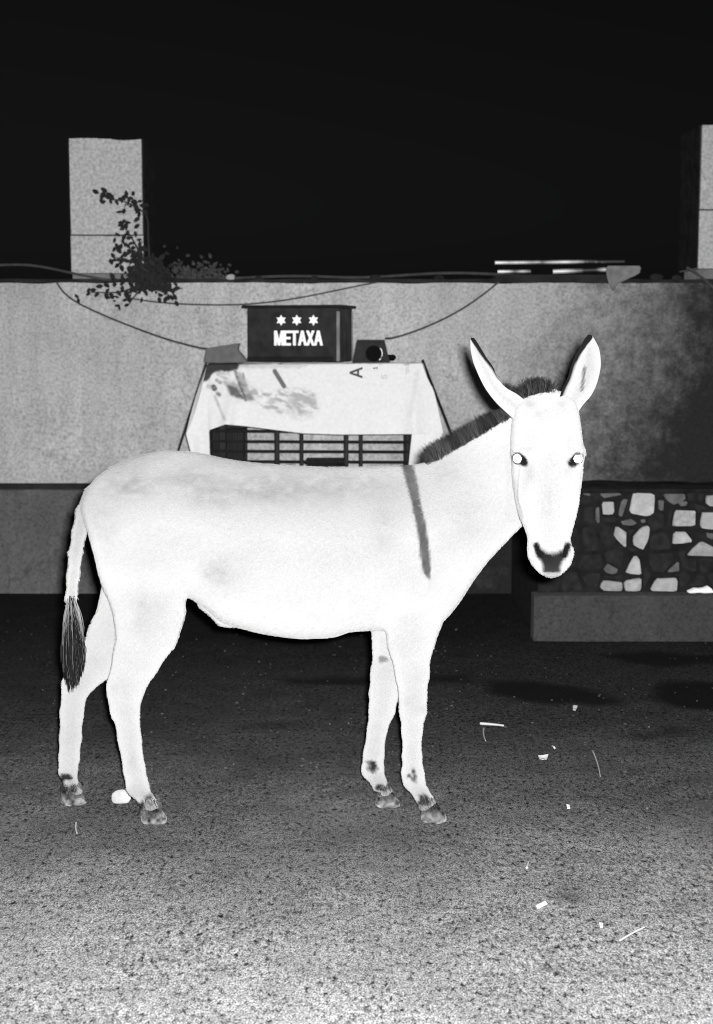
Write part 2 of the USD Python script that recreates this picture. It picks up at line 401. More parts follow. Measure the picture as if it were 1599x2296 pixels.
obj('coping', slab(-7, 7, z_top - 0.010, z_top + 0.012, WY + 0.02, WY + 0.44, 281, 3, 0.008, 9), M['coping'], wall, smooth=35)

def pillar(u0, u1, v_top, v_joint, v_base, label, ragged, seed):
    a, b = W(u0, v_base, WY), W(u1, v_base, WY)
    zj, zb, zt = W(u0, v_joint, WY)[2], W(u0, v_base, WY)[2], W(u0, v_top, WY)[2]
    y0 = WY + 0.006
    t = thing('gate_pillar', label, 'pillar', ((a[0] + b[0]) / 2, y0, z_top))
    lo = slab(a[0] + 0.004, b[0] - 0.004, z_top + 0.014, zb - 0.004, y0 + 0.012, y0 + 0.38, 9, 5, 0.004, seed)
    obj('pillar_base', lo, M['pillar_base'], t, smooth=35)
    obj('block', slab(a[0], b[0], zb, zj - 0.004, y0, y0 + 0.5, 17, 12, 0.006, seed + 1), M['pillar'], t, smooth=35)
    obj('side_shade_slab', bx((b[0] + 0.001, y0 + 0.012, zb + 0.005), (b[0] + 0.010, y0 + 0.49, zt + 0.002), 0.002), M['pillar_shade'], t)  # thin dark slabs added to paint the shaded sides of the pillar
    obj('side_shade_slab', bx((a[0] - 0.010, y0 + 0.012, zb + 0.005), (a[0] - 0.001, y0 + 0.49, zt + 0.002), 0.002), M['pillar_shade'], t)
    obj('block', slab(a[0] + 0.003, b[0] - 0.002, zj + 0.004, zt, y0 - 0.002, y0 + 0.498, 17, 24, ragged, seed + 2), M['pillar'], t, smooth=35)
    return t
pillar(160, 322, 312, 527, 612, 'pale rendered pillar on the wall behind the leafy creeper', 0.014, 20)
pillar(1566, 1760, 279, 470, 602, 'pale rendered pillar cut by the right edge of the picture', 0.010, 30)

# ------------------------------------------------------------------ planter with stone facing, kerb
PY, KY = 7.36, 7.26
zk = W(1300, 1336, KY)[2]
zp = W(1300, 1096, PY)[2]
x_left = W(1197, 1400, KY)[0]
kerb = thing('concrete_kerb', 'low dark concrete kerb block along the foot of the stone planter', 'kerb', (x_left, KY, 0))
kb = []
xk = x_left
for i, w in enumerate((1.36, 1.5, 1.5)):
    m = slab(xk, xk + w - 0.006, 0.0, zk, KY, KY + 0.13, 41, 9, 0.006, 40 + i)
    obj('kerb_block', m, M['block'], kerb, smooth=35)
    xk += w
planter = thing('stone_planter', 'low planter wall faced with broken pale and dark stones', 'planter', (x_left, PY, 0))
pb = [bx((x_left + 0.03, PY, 0), (6.0, PY + 0.14, zp - 0.02)), bx((x_left + 0.03, PY + 0.143, 0), (x_left + 0.17, WY - 0.05, zp - 0.02))]
obj('planter_wall', trimesh.util.concatenate(pb), M['mortar'], planter)
obj('rim', trimesh.util.concatenate([bx((x_left + 0.02, PY - 0.012, zp - 0.018), (6.0, PY + 0.15, zp), 0.004), bx((x_left + 0.02, PY + 0.153, zp - 0.018), (x_left + 0.18, WY - 0.05, zp), 0.004)]), M['mortar'], planter)
sg = np.meshgrid(np.linspace(x_left + 0.18, 6, 60), np.linspace(PY + 0.155, WY - 0.02, 24), indexing='ij')
sz = zp - 0.09 + 0.05 * (meshkit.fbm(np.stack([sg[0] * 5, sg[1] * 5, sg[0] * 0], -1), 4, 3) - 0.5)
obj('soil', (np.stack([sg[0], sg[1], sz], -1).reshape(-1, 3), grid_faces(60, 24)[:, ::-1]), M['soil'], planter, smooth=True)

def zpt(x, y):
    return 1159.3 + 0.275 * x, 1039.4 + 0.275 * y
pale = [[(690, 310), (785, 310), (790, 410), (700, 415)], [(945, 232), (1120, 228), (1110, 400), (1060, 425), (915, 400), (930, 330)],
        [(1530, 262), (1660, 250), (1660, 345), (1540, 340)], [(1285, 375), (1450, 385), (1445, 505), (1265, 505)], [(1505, 395), (1690, 400), (1690, 540), (1490, 525)],
        [(1275, 555), (1370, 555), (1430, 630), (1265, 655)], [(1500, 625), (1610, 690), (1620, 750), (1380, 745)], [(805, 500), (885, 560), (880, 690), (790, 590)],
        [(1075, 500), (1065, 600), (1020, 700), (945, 660), (940, 600), (1010, 520)], [(960, 735), (995, 780), (1015, 905), (880, 890)],
        [(700, 950), (850, 965), (856, 1030), (690, 1030), (672, 1000)], [(870, 955), (1005, 932), (1005, 1030), (872, 1033)],
        [(1140, 935), (1290, 930), (1303, 945), (1300, 1038), (1075, 1035)]]
mid = [[(1185, 245), (1360, 245), (1370, 290), (1265, 335), (1220, 300)], [(1315, 790), (1320, 875), (1220, 885)], [(700, 860), (740, 815), (820, 860), (800, 900), (730, 890)],
       [(650, 235), (860, 228), (860, 250), (700, 275)], [(850, 290), (900, 290), (850, 440), (825, 420)], [(640, 360), (665, 350), (672, 490), (645, 480)],
       [(1150, 290), (1190, 300), (1185, 385), (1150, 370)], [(1540, 560), (1600, 570), (1600, 620), (1550, 600)], [(530, 215), (600, 215), (590, 260), (535, 250)],
       [(840, 470), (930, 450), (975, 480), (930, 505), (860, 495)], [(1005, 455), (1040, 455), (1040, 480), (1010, 482)], [(1320, 310), (1380, 310), (1380, 340), (1325, 345)]]
white = [[(1370, 1043), (1440, 1010), (1500, 1015), (1560, 990), (1590, 1043)]]
# more of the same beyond the frame
for k in range(16):
    cx, cy = 1790 + 150 * (k % 8) + random.uniform(-20, 20), 330 + 380 * (k // 8) + random.uniform(-60, 60)
    n = random.choice((4, 5, 6))
    pale.append([(cx + random.uniform(50, 80) * math.cos(2 * math.pi * (i + 0.4) / n), cy + random.uniform(60, 95) * math.sin(2 * math.pi * (i + 0.4) / n)) for i in range(n)])

def to_wall(poly):
    return [(W(*zpt(x, y), PY)[0], W(*zpt(x, y), PY)[2]) for x, y in poly]
zk2 = zk + 0.004
def facing(poly, mat, depth, seed, r=0.003):
    p = Polygon(poly).buffer(0)
    p = p.intersection(sbox(x_left + 0.04, zk2, 5.9, zp - 0.022))
    if p.is_empty or p.area < 2e-4:
        return
    if p.geom_type != 'Polygon':
        p = max(p.geoms, key=lambda g: g.area)
    ring = np.array([p.exterior.interpolate(t_, normalized=True).coords[0] for t_ in np.linspace(0, 1, max(10, int(p.length / 0.022)), endpoint=False)])
    ring = ring + 0.008 * (np.stack([meshkit.fbm(np.c_[ring * 30, np.full(len(ring), seed + 0.5 * k_)], 3, seed) for k_ in range(2)], 1) - 0.5)
    p = Polygon(ring).buffer(0)
    if p.geom_type != 'Polygon':
        p = max(p.geoms, key=lambda g: g.area)
    p = p.buffer(-r).buffer(r, quad_segs=2).simplify(0.0015)
    if p.is_empty or p.geom_type != 'Polygon' or p.area < 1.5e-4:
        return
    inner = p.buffer(-0.005)
    rs = np.random.default_rng(seed)
    a = trimesh.creation.extrude_polygon(p, depth - 0.003, engine='earcut')
    pts = [np.c_[np.array(p.exterior.coords), np.zeros(len(p.exterior.coords))], np.c_[np.array(p.exterior.coords), np.full(len(p.exterior.coords), depth - 0.004)]]
    if not inner.is_empty and inner.geom_type == 'Polygon':
        c = np.array(inner.exterior.coords)
        tilt = rs.uniform(-0.05, 0.05, 2)
        pts.append(np.c_[c, depth + (c - c.mean(0)) @ tilt])
    m = trimesh.convex.convex_hull(np.vstack(pts)) if p.convex_hull.area < p.area * 1.12 else a
    v = np.asarray(m.vertices)
    m = trimesh.Trimesh(np.c_[v[:, 0], PY + 0.012 - v[:, 2] - 0.012, v[:, 1]], m.faces[:, ::-1], process=False)
    trimesh.repair.fix_normals(m)
    obj('stone', m, mat, planter)
pale_tones = [M['stone_pale']] + [grey(f'pale_stone_{n}', a, 0.35, 18 + 9 * k, bump=0.004) for k, (n, a) in enumerate((('light', 0.38), ('warm', 0.27), ('cool', 0.32)))]
seed = 0
used = []
for polys, mat, dep in ((pale, 'stone_pale', 0.022), (mid, 'stone_mid', 0.016), (white, 'stone_white', 0.03)):
    for p in polys:
        q = to_wall(p)
        used.append(Polygon(q).buffer(0))
        facing(q, M[mat] if mat != 'stone_pale' else pale_tones[seed % 4], dep + 0.006 * (seed % 3), seed)
        seed += 1
taken_area = shapely.union_all(used).buffer(0.014)
pts = []
rs = np.random.default_rng(4)
for i in range(40):
    for j in range(5):
        pts.append((x_left + 0.05 + 0.115 * i + rs.uniform(-0.04, 0.04), zk + 0.05 + 0.11 * j + rs.uniform(-0.035, 0.035)))
for c in voronoi_diagram(MultiPoint(pts), envelope=sbox(x_left, zk, 6, zp)).geoms:
    c = c.buffer(-0.010).difference(taken_area)
    for g in getattr(c, 'geoms', [c]):
        if g.geom_type == 'Polygon' and g.area > 1.2e-3 and g.centroid.x < 4.5:
            facing(list(g.exterior.coords), M['stone_dark'], 0.013, seed)
            seed += 1

# ------------------------------------------------------------------ stall
SY0, SY1 = 7.85, 8.4
z_tab = W(700, 816, SY0)[2]
xl0, xr0 = W(466, 816, SY0)[0], W(946, 816, SY0)[0]
stall = thing('market_stall', 'iron framed street stall under the printed cloth, against the wall', 'stall', ((xl0 + xr0) / 2, (SY0 + SY1) / 2, 0))
obj('tabletop', bx((xl0 + 0.01, SY0 + 0.01, z_tab - 0.03), (xr0 - 0.01, SY1, z_tab - 0.004), 0.004), M['wood'], stall)
def px_bar(a, b, y, r, sides=8):
    return tube([W(*a, y), W(*b, y)], r, sides)
RY = 7.93
for v in (968, 991, 1013, 1036, 1060, 1085):
    obj('rail', px_bar((470, v - 2), (922, v), RY + 0.012, 0.007), M['iron'], stall)
for u, w in ((622, 0.012), (677, 0.009), (777, 0.011), (810, 0.009), (921, 0.009), (470, 0.01)):
    p = W(u, 960, RY)
    obj('upright', bx((p[0] - w, RY - 0.018, 0.45), (p[0] + w, RY, z_tab - 0.03), 0.003), M['iron'], stall)
# splayed legs seen along the cloth's slanting sides
for (ua, va), (ub, vb), yb in (((463, 814), (414, 968), 7.80), ((948, 806), (1004, 950), 7.86)):
    a, b = W(ua, va, SY0 + 0.02), W(ub, vb, yb)
    d = (b - a) / (a[2] - b[2])
    foot = a + d * (a[2] * 0.55)
    obj('brace', tube([a, b, foot], 0.005, 8), M['iron'], stall)
for x in (xl0 + 0.06, xr0 - 0.06):
    for y in (SY0 + 0.16, SY1 - 0.05):
        obj('leg', bx((x - 0.018, y - 0.018, 0), (x + 0.018, y + 0.018, z_tab - 0.03), 0.003), M['iron'], stall)
obj('shelf', bx((xl0 + 0.03, SY0 + 0.2, 0.42), (xr0 - 0.03, SY1 - 0.08, 0.45), 0.003), M['wood'], stall)

# things on the stall's shelf
def crate_box(u0, u1, v_top, y0, y1, ribs, label, name):
    a, b = W(u0, v_top, y0), W(u1, v_top, y0)
    t = thing(name, label, 'crate', ((a[0] + b[0]) / 2, y0, 0.45))
    z0 = 0.45
    obj('crate_body', bx((a[0], y0 + 0.01, z0), (b[0], y1, a[2] - 0.012), 0.006), M['ribbed'], t)
    for k in range(ribs):
        x = a[0] + (b[0] - a[0]) * (k + 0.5) / ribs
        obj('rib', bx((x - 0.008, y0 - 0.004, z0 + 0.01), (x + 0.008, y0 + 0.009, a[2] - 0.015), 0.002), M['ribbed'], t)
    obj('crate_rim', bx((a[0] - 0.008, y0 - 0.008, a[2] - 0.011), (b[0] + 0.008, y1 + 0.008, a[2] + 0.006), 0.004), M['ribbed'], t)
crate_box(474, 548, 956, 8.07, 8.3, 6, 'tall black ribbed crate under the left end of the stall cloth', 'ribbed_crate')
crate_box(688, 772, 1036, 8.07, 8.3, 5, 'low black crate behind the stall rails, showing just above the donkey', 'low_crate')

# the cloth: front with wavy hem, corner flaps, sides and top as one draped sheet
def cloth_mat():
    tx = lambda u, v: W(u, v, 7.8)
    nodes = {'a': ('attribute', {'attribute': 'print'}), 'co': ('geometry', {}),
             'n': ('noise_texture', {'scale': 60.0, 'detail': 3}),
             'r': ('rgb_ramp', {'ramp': [(0.3, (0.93,) * 3), (0.7, (1.03,) * 3)]}),
             'm': ('mix_color', {'blend_type': 'multiply', 'fac': 1.0, 'use_clamp': False}),
             'n2': ('noise_texture', {'scale': 5.0, 'detail': 4}), 'b': ('bump', {'strength': 0.6, 'distance': 0.03}),
             'p': ('principled_bsdf', {'roughness': 0.75, 'specular_ior_level': 0.25, 'diffuse_roughness': 0.5})}
    return usdkit.material(stage, L + 'printed_cloth', nodes, [('co.position', 'n.vector'), ('n.fac', 'r.fac'), ('a.color', 'm.a'), ('r.color', 'm.b'), ('m.result', 'p.base_color'),
                           ('co.position', 'n2.vector'), ('n2.fac', 'b.height'), ('b.normal', 'p.normal')], surface='p.BSDF')
cm = cloth_mat()
cloth = thing('stall_cloth', 'white printed banner cloth draped over the stall front', 'cloth', ((xl0 + xr0) / 2, SY0, z_tab))
nu, nt = 240, 80
S = np.linspace(0, 1, nu)
T = np.linspace(0, 1, nt)
left = PchipInterpolator([0, 0.15, 0.5, 0.9, 1], [464, 459, 445, 424, 417])
right = PchipInterpolator([0, 0.2, 0.4, 0.7, 1], [947, 958, 973, 984, 994])
def hem(u):
    return np.interp(u, [417, 430, 467, 470, 505, 550, 610, 680, 760, 921, 925, 995], [975, 976, 978, 964, 952, 956, 964, 973, 976, 976, 976, 974])
front = np.zeros((nt, nu, 3))
uvp = np.zeros((nt, nu, 2))
for i, t in enumerate(T):
    for j, s in enumerate(S):
        u = left(t) + (right(t) - left(t)) * s
        v = 818 - 3 * s + (hem(u) - 818) * t
        fold = 0.012 * t * math.sin(s * 31 + 2 * math.sin(s * 9)) + 0.010 * t * math.sin(s * 11 + 1.3) - 0.06 * t * math.exp(-((s - 0.13 - 0.03 * t) / 0.025) ** 2) - 0.05 * t * math.exp(-((s - 0.92 + 0.03 * t) / 0.03) ** 2)
        y = SY0 - 0.012 - 0.11 * t + fold
        front[i, j] = W(u, v, y)
        uvp[i, j] = u, v
# faded print and soiling, plus fold shade and a dim top band painted in
def fb(u, v, s, seed):
    return meshkit.fbm(np.stack([u / s, v / s, np.zeros_like(u)], -1), 4, seed)
def cloth_print(u, v):
    c = np.full(u.shape, 0.66)
    n = fb(u, v, 11, 1)
    pic = np.clip(1.4 - np.hypot((u - 676) / 34, (v - 905) / 30), 0, 1) * np.clip((n - 0.42) * 5, 0, 1)
    pic2 = np.clip(1.3 - np.hypot((u - 532) / 26, (v - 870) / 30), 0, 1) * np.clip((fb(u, v, 8, 2) - 0.38) * 5, 0, 1)
    pic3 = np.clip(1.3 - np.hypot((u - 500) / 40, (v - 846) / 30), 0, 1) * np.clip((fb(u, v, 9, 6) - 0.45) * 6, 0, 1)
    edge = np.clip((849 + 44 * (fb(u, v, 16, 3) - 0.5) - 36 * np.clip((u - 462) / 110, 0, 1) - v) / 7, 0, 1)  # dim corner and top band: grazing light painted into the cloth
    edge = np.maximum(edge, 0.55 * np.clip((828 + 16 * (fb(u, v, 14, 9) - 0.5) - 20 * np.clip((u - 640) / 200, 0, 1) - v) / 5, 0, 1))
    smear = Polygon([(488, 838), (545, 856), (600, 880), (650, 866), (706, 878), (716, 918), (692, 931), (639, 933), (560, 905), (515, 888)])
    pts_ = shapely.points(np.c_[u, v])
    dd = np.where(shapely.contains(smear, pts_), shapely.distance(smear.exterior, pts_), -shapely.distance(smear, pts_))
    sm = np.clip(dd / 7 + 0.3, 0, 1) * np.clip((fb(u + 0.5 * v, 2.2 * v - 0.9 * u, 16, 12) - 0.36) * 4.2, 0, 1)
    dirt_and_shade = np.maximum.reduce([0.5 * sm, 0.62 * pic * (sm > -1) * 0.8, 0.3 * pic2, 0.25 * pic3, 0.45 * edge])
    # slanting bar of the print
    a, b = np.array([616, 832]), np.array([637, 866])
    d = b - a
    tt = np.clip(((u - a[0]) * d[0] + (v - a[1]) * d[1]) / (d @ d), 0, 1)
    bar = np.clip((6.0 - np.hypot(u - a[0] - tt * d[0], v - a[1] - tt * d[1])) / 2, 0, 1)
    def area(poly, soft):
        P_ = Polygon(poly)
        w_ = 5 * (fb(u, v, 7, 21) - 0.5)
        return np.clip((np.where(shapely.contains(P_, pts_), shapely.distance(P_.exterior, pts_), -shapely.distance(P_, pts_)) + w_) / soft + 0.5, 0, 1)
    marks = np.maximum.reduce([area([(436, 805), (540, 805), (533, 829), (515, 833), (495, 831), (481, 834), (466, 852), (449, 858)], 4),  # first area deepens the painted dimness of the top-left corner
                               0.75 * area([(511, 864), (530, 868), (553, 898), (518, 887)], 5), 0.42 * area([(530, 832), (546, 838), (556, 868), (573, 898), (551, 897), (540, 870)], 5)])
    for (a_, b_, w_, k_) in (((525, 826), (551, 896), 4.0, .72), ((545, 838), (547, 848), 3.0, .6), ((479, 868), (481, 871), 6.5, .9), ((488, 882), (492, 885), 4.5, .75), ((486, 852), (494, 858), 4, .6), ((482, 889), (503, 940), 3.2, .38), ((936, 832), (918, 934), 5.0, .10), ((467, 866), (476, 869), 5, .3)):  # two of these strokes paint the shade of folds
        dx, dy = b_[0] - a_[0], b_[1] - a_[1]
        tt = np.clip(((u - a_[0]) * dx + (v - a_[1]) * dy) / (dx * dx + dy * dy), 0, 1)
        marks = np.maximum(marks, k_ * np.clip((w_ - np.hypot(u - a_[0] - tt * dx, v - a_[1] - tt * dy)) / 3 + 0.4, 0, 1) * np.clip(0.55 + 1.6 * (fb(u, v, 5, 23) - 0.25), 0, 1))
    return c * (1 - 0.88 * dirt_and_shade) * (1 - 0.8 * bar) * (1 - 0.93 * marks)
def cloth_part(name, grid, uv):
    o = obj(name, sheet(grid, 0.004), cm, cloth, smooth=60) if False else None
    m = sheet(grid, 0.004)
    o = obj(name, m, cm, cloth, smooth=True)
    col = cloth_print(uv[..., 0].ravel(), uv[..., 1].ravel())
    paint(o, 'print', np.r_[col, col])
cloth_part('front_panel', front, uvp)
def flap(name, quad, yy, n=16, m=16):
    Q = np.zeros((n, m, 3))
    U = np.zeros((n, m, 2))
    a, b, c, d = map(np.array, quad)   # top-left, top-right, bottom-right, bottom-left
    for i in range(n):
        for j in range(m):
            s, t = j / (m - 1), i / (n - 1)
            u, v = (a * (1 - s) + b * s) * (1 - t) + (d * (1 - s) + c * s) * t
            Q[i, j] = W(u, v, yy + 0.012 * math.sin(s * 7 + t) + 0.03 * t)
            U[i, j] = 900, 900
    cloth_part(name, Q, U)
flap('corner_flap', [(417, 972), (469, 972), (472, 1062), (432, 1030)], 7.755)
flap('corner_flap', [(924, 972), (993, 970), (964, 1050), (916, 1048)], 7.765)
for sx, xx in ((-1, xl0), (1, xr0)):
    Q = np.zeros((12, 12, 3))
    for i in range(12):
        for j in range(12):
            t, s = i / 11, j / 11
            z = z_tab - 0.36 * t
            Q[i, j] = (xx + sx * (0.004 + 0.10 * t * (1 - s * 0.5) + 0.008 * math.sin(9 * s + 3 * t)), SY0 - 0.012 - 0.11 * t * (1 - s) + (SY1 - SY0) * s, z)
    cloth_part('side_panel', Q, np.full((12, 12, 2), 900.0))
Q = np.zeros((10, 60, 3))
Uq = np.zeros((10, 60, 2))
for i in range(10):
    for j in range(60):
        t, s = i / 9, j / 59
        Q[i, j] = (xl0 + (xr0 - xl0) * s, SY0 - 0.012 + (SY1 - SY0 + 0.012) * t, z_tab + 0.003 * math.sin(20 * s + 5 * t))
        Uq[i, j] = 464 + 483 * s, 818 if s < 0.3 else 850
m = sheet(Q, 0.0)
b = m.vertices.copy()
b[600:, 2] -= 0.004
m.vertices = b
o = obj('top_panel', m, cm, cloth, smooth=True)
paint(o, 'print', np.tile(cloth_print(Uq[..., 0].ravel(), Uq[..., 1].ravel()), 2))
# lettering of the banner, running down the cloth
def letter(ch, u, v, h_px, angle, a, bold=True):
    """A printed letter laid on the cloth at (u, v), turned by angle."""
    i = np.argmin(np.hypot(uvp[..., 0] - u, uvp[..., 1] - v))
    ii, jj = np.unravel_index(i, (nt, nu))
    p = front[ii, jj]
    px = front[ii, min(jj + 3, nu - 1)] - front[ii, max(jj - 3, 0)]
    py = front[max(ii - 3, 0), jj] - front[min(ii + 3, nt - 1), jj]
    px /= np.linalg.norm(px)
    nrm = np.cross(px, py)
    nrm /= np.linalg.norm(nrm)
    py = np.cross(nrm, px)
    t = meshkit.text_mesh(ch, h_px / 423.0, 0.0012, bold=bold)
    t.apply_translation(-t.bounds.mean(0))
    t.apply_transform(trimesh.transformations.rotation_matrix(math.radians(angle), [0, 0, 1]))
    v_ = np.asarray(t.vertices)
    t.vertices = p + nrm * 0.004 + v_[:, :1] * px + v_[:, 1:2] * py + v_[:, 2:] * nrm
    obj('letter', t, a, cloth)
ink = plain('faded_ink', 0.07, 0.8)
ink2 = plain('pale_ink', 0.42, 0.8)
letter('A', 798, 837, 27, 90, ink)
letter('S', 862, 845, 13, 90, ink2)
letter('1', 842, 826, 9, 90, ink)
letter('TIEL', 914, 832, 6.5, 90, ink2)

# ------------------------------------------------------------------ crate, sack, small case on the stall
cy = 8.10
A, B, C = W(556, 809, cy), W(760, 809, cy - 0.12), W(792, 806, cy + 0.30)
zc0 = z_tab + 0.008
ztop = W(556, 686, cy)[2]
fx = (B - A)[:2]
wid = np.linalg.norm(fx)
fx /= wid
rx = np.array([-fx[1], fx[0]])
dep = 0.30
crate = thing('bottle_crate', 'dark wooden drinks crate with three white stars on the stall', 'crate', (A[0], A[1], zc0))
crate.base = np.zeros(3)
crate.ClearXformOpOrder()
ang = math.degrees(math.atan2(fx[1], fx[0]))
crate.AddTranslateOp(opSuffix='at').Set((float(A[0]), float(A[1]), float(zc0)))
crate.AddRotateZOp(opSuffix='turn').Set(ang)
H = ztop - zc0
obj('crate_body', bx((0, 0, 0), (wid, dep, H - 0.012), 0.004), M['crate'], crate)
obj('lid', bx((-0.028, -0.015, H - 0.011), (wid + 0.02, dep + 0.015, H + 0.004), 0.003), M['crate_lid'], crate)
for x in (wid - 0.006, ):
    obj('corner_strip', bx((x - 0.006, -0.006, 0.004), (x + 0.009, 0.012, H - 0.03), 0.002), M['crate_edge'], crate)
obj('corner_strip', bx((wid + 0.001, dep - 0.02, 0.02), (wid + 0.006, dep - 0.006, H - 0.03), 0.001), M['crate_edge'], crate)
obj('batten', bx((0.0, -0.009, 0.0), (wid - 0.03, -0.001, 0.028), 0.002), M['crate_lid'], crate)
def crate_print(mesh, x, z):
    v = np.asarray(mesh.vertices)
    mesh.vertices = np.c_[x + v[:, 0], -0.0005 - v[:, 2], z + v[:, 1]]
    trimesh.repair.fix_normals(mesh)
    return mesh
def star(r):
    return Polygon([(r * (1 if k % 2 == 0 else 0.56) * math.sin(k * math.pi / 6), r * (1 if k % 2 == 0 else 0.56) * math.cos(k * math.pi / 6)) for k in range(12)])
pxm = wid / 204.0
for u in (632, 667, 704):
    obj('star', crate_print(trimesh.creation.extrude_polygon(star(11.8 * pxm), 0.002, engine='earcut'), (u - 556) * pxm, (809 - 720) * pxm * 1.0), M['white'], crate)
x_at = 616.0
for ch, w_px in zip('METAXA', (19.5, 15, 16.5, 17.5, 16.5, 17.5)):
    t = meshkit.text_mesh(ch, 32 * pxm, 0.002, bold=True)
    b = t.bounds
    t.apply_translation(-b[0])
    ext = b[1] - b[0]
    t.apply_scale([w_px * pxm / ext[0], 32 * pxm / ext[1], 1])
    t2 = t.copy()
    t2.apply_translation([2.2 * pxm, 0, -0.0005])
    t = trimesh.util.concatenate([t, t2])
    obj('letter', crate_print(t, (x_at - 556) * pxm, (809 - 774) * pxm), M['white'], crate)
    x_at += w_px + 0.8

# small case
case_y = 8.1
c0, c1 = W(792, 811, case_y), W(873, 811, case_y)
d0, d1 = W(803, 760, case_y), W(861, 760, case_y)
zt_ = d0[2]
case = thing('small_case', 'small dark slope-sided case with a round black front beside the crate', 'case', ((c0[0] + c1[0]) / 2, case_y, z_tab))
pts = []
for (x0, x1, z) in ((c0[0], c1[0], z_tab + 0.006), (d0[0], d1[0], zt_)):
    k = 0.0 if z < zt_ else 0.03
    for x in (x0, x1):
        for y in (case_y + k, case_y + 0.16 - k):
            for e in (-0.004, 0.004):
                pts.append((x + e, y, z - abs(e)))
obj('case_body', trimesh.convex.convex_hull(np.array(pts)), grey('case_dark', 0.022, 0.4, 20, rough=0.6, spec=0.1), case)
p = W(838, 793, case_y - 0.012)
m = trimesh.creation.cylinder(0.044, 0.04, sections=28)
m.apply_transform(trimesh.transformations.rotation_matrix(math.pi / 2, [1, 0, 0]))
m.apply_translation((p[0], case_y - 0.0, z_tab + 0.052))
obj('dial', m, M['black'], case, smooth=40)
aa = np.linspace(-0.9, 0.75, 14)
q = np.c_[p[0] + 0.046 * np.cos(aa), np.full(14, case_y - 0.021), z_tab + 0.052 + 0.046 * np.sin(aa)]
obj('dial_glint', tube(q, 0.0045, 7), plain('glint_metal', 0.4, 0.4, 0.6), case, smooth=True)  # partial bright arc added as the glint on the dial
p = W(884, 797, case_y + 0.03)
m = trimesh.creation.capsule(0.03, 0.016, count=[14, 10])
m.apply_transform(trimesh.transformations.rotation_matrix(math.pi / 2, [0, 1, 0]))
m.apply_translation((p[0] - 0.02, case_y + 0.05, z_tab + 0.03))
obj('knob', m, M['black'], case, smooth=True)

# grey sack behind, left of the crate
sy = 8.25
poly = [(462, 812), (466, 783), (500, 777), (536, 771), (534, 786), (552, 812)]
P0 = [W(u, v, sy) for u, v in poly]
pg = Polygon([(p[0], max(p[2], z_tab + 0.005)) for p in P0]).buffer(0.004)
m = trimesh.creation.extrude_polygon(pg, 0.12, engine='earcut')
v = np.asarray(m.vertices)
m = trimesh.Trimesh(np.c_[v[:, 0], sy - 0.06 + v[:, 2], v[:, 1]], m.faces, process=True)
m = m.subdivide_to_size(0.03)
m = roughen(m, 0.008, 9, 3)
trimesh.repair.fix_normals(m)
o = obj('folded_sack', m, M['sack'], smooth=40)
tag(o, 'grey folded sack on the stall left of the starred crate', 'sack')

# ------------------------------------------------------------------ cables
def cable(pts, r, label):
    q = spline([W(u, v, y) for u, v, y in pts], 60)
    tag(obj('cable', tube(q, r, 7), M['cable'], smooth=True), label, 'cable', 'cables strung along the wall')
cable([(128, 634, 8.66), (150, 662, 8.64), (200, 692, 8.62), (290, 730, 8.56), (390, 765, 8.48), (440, 778, 8.42), (468, 782, 8.36), (500, 778, 8.33), (532, 772, 8.33)], 0.0055, 'dark cable sagging from the left pillar down to the sack')
cable([(290, 668, 8.64), (350, 677, 8.62), (450, 683, 8.6), (550, 682, 8.6), (650, 671, 8.6), (740, 654, 8.62), (850, 632, 8.66)], 0.0045, 'thin cable sagging across the wall behind the starred crate')
cable([(1118, 632, 8.66), (1090, 655, 8.63), (1040, 690, 8.58), (980, 722, 8.5), (920, 746, 8.42), (866, 758, 8.22)], 0.0055, 'cable running from the steel pipes down to the small case')
cable([(-60, 590, 8.6), (0, 594, 8.6), (60, 594, 8.6), (120, 603, 8.61), (180, 616, 8.62), (250, 628, 8.63)], 0.007, 'cable passing the foot of the left pillar above the wall')
cable([(470, 626, 8.72), (560, 622, 8.73), (680, 619, 8.75), (800, 622, 8.74), (920, 616, 8.75), (1020, 612, 8.76), (1130, 616, 8.74), (1300, 622, 8.72)], 0.008, 'dark cable lying along the wall top between stone and pipes')
cable([(1540, 600, 8.62), (1566, 616, 8.6), (1600, 645, 8.58), (1660, 690, 8.56)], 0.008, 'thick dark cable dropping at the foot of the right pillar')

# ------------------------------------------------------------------ things lying on the wall's top
def pipe(a, b, y, r, label):
    p, q = W(*a, y), W(*b, y)
    axis = q - p
    m = tube([p, p + axis * 0.33, p + axis * 0.66, q], r, 14)
    tag(obj('steel_pipe', m, pipe_mat, smooth=40), label, 'pipe', 'steel pipes on top of the wall')
pipe_mat = usdkit.material(stage, L + 'worn_steel', {'co': ('geometry', {}), 'n': ('noise_texture', {'scale': 3.2, 'detail': 4}),
    'r': ('rgb_ramp', {'ramp': [(0.42, (0.03,) * 3), (0.55, (0.7,) * 3)]}), 'p': ('principled_bsdf', {'roughness': 0.42, 'metallic': 0.35})},
    [('co.position', 'n.vector'), ('n.fac', 'r.fac'), ('r.color', 'p.base_color')], surface='p.BSDF')
pipe((1110, 589), (1400, 586), 8.78, 0.011, 'upper worn steel pipe on the wall top, longest of the pile')
pipe((1116, 609), (1190, 608), 8.74, 0.010, 'short lower steel pipe at the left end of the pile on the wall')
pipe((1240, 609), (1360, 604), 8.72, 0.013, 'bright lower steel pipe on the wall beside the hanging rag')
pl = W(1110, 628, 8.72)
pr = W(1372, 626, 8.72)
o = obj('plank', bx((pl[0], 8.69, pl[2] + 0.008), (pr[0], 8.88, W(1200, 616, 8.72)[2]), 0.004), M['coping'])
tag(o, 'dark plank under the steel pipes on top of the wall', 'plank')
